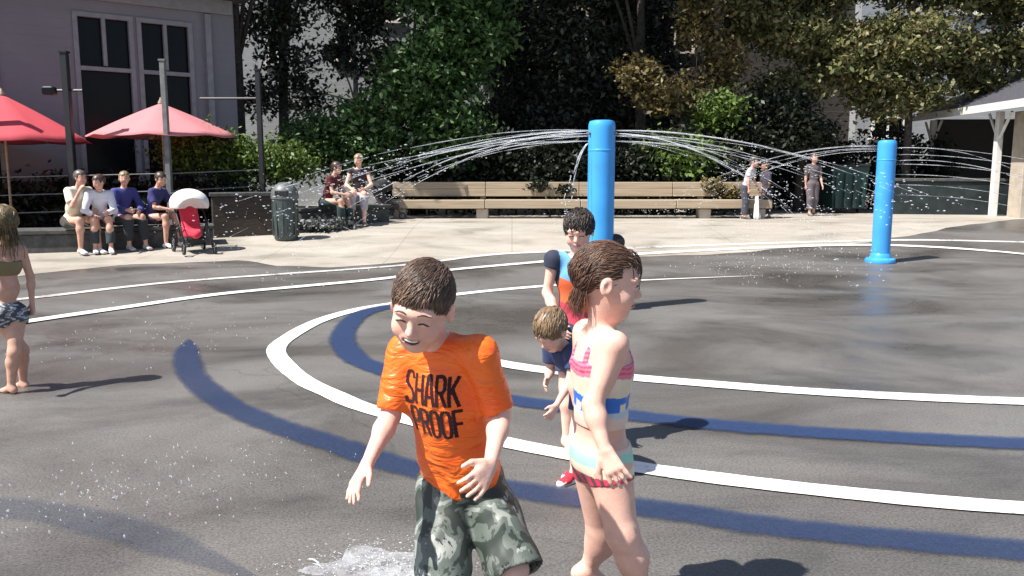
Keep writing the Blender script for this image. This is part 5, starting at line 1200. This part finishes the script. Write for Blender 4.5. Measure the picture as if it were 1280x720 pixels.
def fabric(name, c):
    m, t, p = newmat(name); tc_ = t.nodes.new('ShaderNodeTexCoord').outputs['Object']; c_ = mixc(t, ramp(t, noise(t, tc_, 3, 5), [(.3, 0.0), (.7, .35)]), c, tuple(x * .8 for x in c)); t.links.new(c_, p.inputs['Base Color']); p.inputs['Roughness'].default_value = .8
    tr = t.nodes.new('ShaderNodeBsdfTranslucent'); t.links.new(c_, tr.inputs[0]); mx = t.nodes.new('ShaderNodeMixShader'); mx.inputs[0].default_value = .35; t.links.new(p.outputs[0], mx.inputs[1]); t.links.new(tr.outputs[0], mx.inputs[2]); t.links.new(mx.outputs[0], t.nodes['Material Output'].inputs[0]); return m
parasol(201, 129, 15.9, 1.34, .60, fabric('pink_red_canvas', (.80, .33, .35)), 'faded pinkish red parasol on the terrace behind the grey post')
parasol(2, 118, 15.0, 1.42, .80, fabric('red_canvas', (.74, .12, .15)), 'deep red parasol cut off by the left edge of the picture', rot=0)

# ------------------------------------------------------------------ people in the background
def sitter(px, Y, seat, Ht, hd, label, **k):
    x = at(px, 210, Y)[0]; lean = k.pop('lean', .03); J, f, l = sit(x, Y, zg(Y) if Y < 15.5 else zg(Y - .4), seat, Ht, hd, lean=lean); po = k.pop('pose', ('fore', 'fore')); q = Ht; U = V(0, 0, 1)
    for sd, sg, p_ in (('R', -1, po[0]), ('L', 1, po[1])):
        if p_ == 'low': J['e' + sd] = J['s' + sd] - U * .155 * q + f * .05 * q + l * sg * .05 * q; J['w' + sd] = J['k' + sd] + U * .055 * q - f * .04 * q
        if p_ == 'up': J['e' + sd] = J['s' + sd] - U * .13 * q + f * .09 * q + l * sg * .02 * q; J['w' + sd] = J['e' + sd] + U * .13 * q + f * .04 * q - l * sg * .05 * q; k.setdefault('res', .012)
    return person(J, f, l, Ht, label, wide=k.pop('wide', 1.0), base=V(x, Y, zg(Y) + seat), **k)
sitter(86, 13.5, .37, 1.75, -35, 'grey-haired man in cream shirt seated at the left end of the low wall', skin=SKIN_B, hair=(.10, .08, .07), top=dict(col=(.66, .63, .50), sleeve=.75), legs=dict(col=(.05, .045, .04), frac=.95), shoe=(.6, .6, .6), wide=1.1, lean=.14, headfwd=(1, -.5, -.1), pose=('up', 'low'))
sitter(121, 13.65, .37, 1.58, -62, 'person in white top and dark trousers seated beside the man in cream', skin=SKIN_B, hair=(.06, .035, .03), top=dict(col=(.66, .66, .74), long=True), legs=dict(col=(.04, .05, .055), long=True, frac=.85), shoe=(.7, .7, .7), lean=.16, headfwd=(-.5, -1, -.35), pose=('low', 'fore'))
sitter(150, 13.9, .37, 1.62, -40, 'person in blue top with pale hair seated third along the low wall', skin=SKIN_B, hair=(.22, .17, .10), top=dict(col=(.055, .06, .22), long=True), legs=dict(col=(.03, .035, .04), long=True, frac=.85), shoe=(.4, .4, .4), lean=.05, headfwd=(.4, -1, 0), pose=('fore', 'low'))
sitter(183, 14.05, .37, 1.58, -15, 'person in navy top and shorts seated next to the stroller', skin=SKIN_B, hair=(.05, .035, .025), top=dict(col=(.04, .04, .15), sleeve=.7), legs=dict(col=(.05, .03, .05), frac=.6), shoe=(.7, .7, .68), lean=.12, headfwd=(1, -.7, -.4), pose=('fore', 'low'))
sitter(406, 16.2, .40, 1.62, -20, 'person in dark red top seated on the wall right of the waste bin', skin=SKIN_B, hair=(.05, .03, .03), top=dict(col=(.09, .012, .016), sleeve=.5), legs=dict(col=(.03, .05, .05), long=True, frac=.85), shoe=(.3, .3, .3), lean=.12, headfwd=(1, -.3, -.2), pose=('fore', 'low'))
sitter(449, 16.9, .46, 1.72, -85, 'fair-haired woman in black top and light trousers seated on the wall', skin=SKIN_A, hair=(.30, .22, .12), top=dict(col=(.03, .025, .03), sleeve=.2, neckr=.08), legs=dict(col=(.42, .39, .42), long=True, frac=.6), shoe=(.2, .15, .12), lean=.05, headfwd=(-.5, -1, -.3), pose=('low', 'low'))
def stander(px, py, H_, hd, label, **k):
    x, y, z = gp(px, py); J, f, l = stand(x, y, z, H_, hd, lean=k.pop('lean', 0), step=k.pop('step', .03), armsw=.03); k.setdefault('res', .013); return person(J, f, l, H_, label, **k)
stander(930, 274, 1.36, -30, 'person in white top leaning forward beside the right end of the bench', lean=.09, skin=SKIN_B, hair=(.05, .04, .04), top=dict(col=(.48, .47, .50), sleeve=.6), legs=dict(col=(.06, .06, .08), long=True, frac=.9), shoe=(.1, .1, .1))
stander(957, 273, 1.25, 200, 'person in dark clothes facing the person in white at right', lean=.03, skin=SKIN_C, hair=(.03, .02, .02), top=dict(col=(.06, .055, .08), sleeve=.8), legs=dict(col=(.03, .03, .045), long=True, frac=.9), shoe=(.1, .1, .1))
stander(1014, 270, 1.46, -80, 'person in grey-brown clothes standing left of the green container', skin=SKIN_B, hair=(.05, .025, .02), top=dict(col=(.11, .09, .095), sleeve=.8), legs=dict(col=(.13, .11, .12), long=True, frac=.75), shoe=(.2, .18, .16))
# white towel hanging from the hand of the person at right
x, y, z = gp(943, 274); B = SDF(); B.cone((x, y - .12, z + .48), (x + .02, y - .12, z + .06), .035, .075, .03); r_ = empty('towel', (x, y - .12, z + .05), 'white towel hanging between the two people at the right end of the bench', 'towel')
B.mesh('cloth', .012, M['cloth'], r_, mod=lambda P, d: d + .010 * np.sin(P[:, 0] * 90) + .004, colour=(.75, .74, .74))

def stroller(x, y, z, h, sc, hood, seat, label):
    f, l = basis(math.radians(h)); root = empty('stroller', (x, y, z), label, 'stroller'); o = V(x, y, z); U = V(0, 0, 1)
    q = lambda a, b_, c_: o + (f * a + l * b_ + U * c_) * sc
    for sx in (-1, 1):
        b = MB(); b.tube([q(.38, sx * .22, .12), q(.05, sx * .23, .55), q(-.42, sx * .23, 1.0)], .015 * sc, 6); b.tube([q(-.32, sx * .24, .12), q(.05, sx * .23, .55)], .014 * sc, 6); b.build('side_frame', M['black_steel'], root, smooth=True)
        for a, r in ((.38, .10), (-.32, .13)):
            c_ = q(a, sx * .25, r); b = MB(); pts = [c_ + (f * math.cos(t_) + U * math.sin(t_)) * (r - .02) * sc for t_ in np.linspace(0, 2 * math.pi, 17)]; b.tube(pts, .02 * sc, 6, False); wo = b.build('wheel', M['black_steel'], root, smooth=True)
            b = MB(); [b.tube([c_, c_ + (f * math.cos(t_) + U * math.sin(t_)) * (r - .03) * sc], .006 * sc, 4) for t_ in np.linspace(0, 2 * math.pi, 7)[:-1]]; b.build('spokes', M['grey_steel'], wo, origin=o)
    b = MB(); b.tube([q(-.42, -.23, 1.0), q(-.46, -.1, 1.03), q(-.46, .1, 1.03), q(-.42, .23, 1.0)], .02 * sc, 6); b.build('handle', M['black_steel'], root, smooth=True)
    B = SDF(); B.cone(q(.30, 0, .34), q(-.02, 0, .36), .07 * sc, .15 * sc, .05); B.cone(q(-.02, 0, .36), q(-.22, 0, .75), .15 * sc, .15 * sc, .05); B.ell(q(.16, 0, .60), .20 * sc, k=.03, sub=True)
    B.mesh('seat', .014, M['cloth'], root, colour=seat)
    B = SDF(); B.ell(q(-.12, 0, .84), (.33 * sc, .29 * sc, .26 * sc)); B.ell(q(.14, 0, .68), .25 * sc, k=.01, sub=True)
    B.mesh('hood', .012, M['cloth'], root, mod=lambda P, d: np.maximum(d, (q(0, 0, .76)[2] - P[:, 2])), colour=hood)
    b = MB(); b.box(q(-.05, 0, .22), (.5 * sc, .34 * sc, .12 * sc), rz=math.radians(h), bev=.03); b.build('basket', M['black_steel'], root)
x, y, z = gp(242, 316); stroller(x, y, z, -55, .93, (.68, .67, .66), (.60, .03, .06), 'stroller with white hood and red seat parked in front of the low wall')
x, y, z = gp(483, 274); stroller(x, y, z, 20, .80, (.03, .03, .03), (.09, .07, .07), 'dark folded stroller beside the left end of the timber bench')
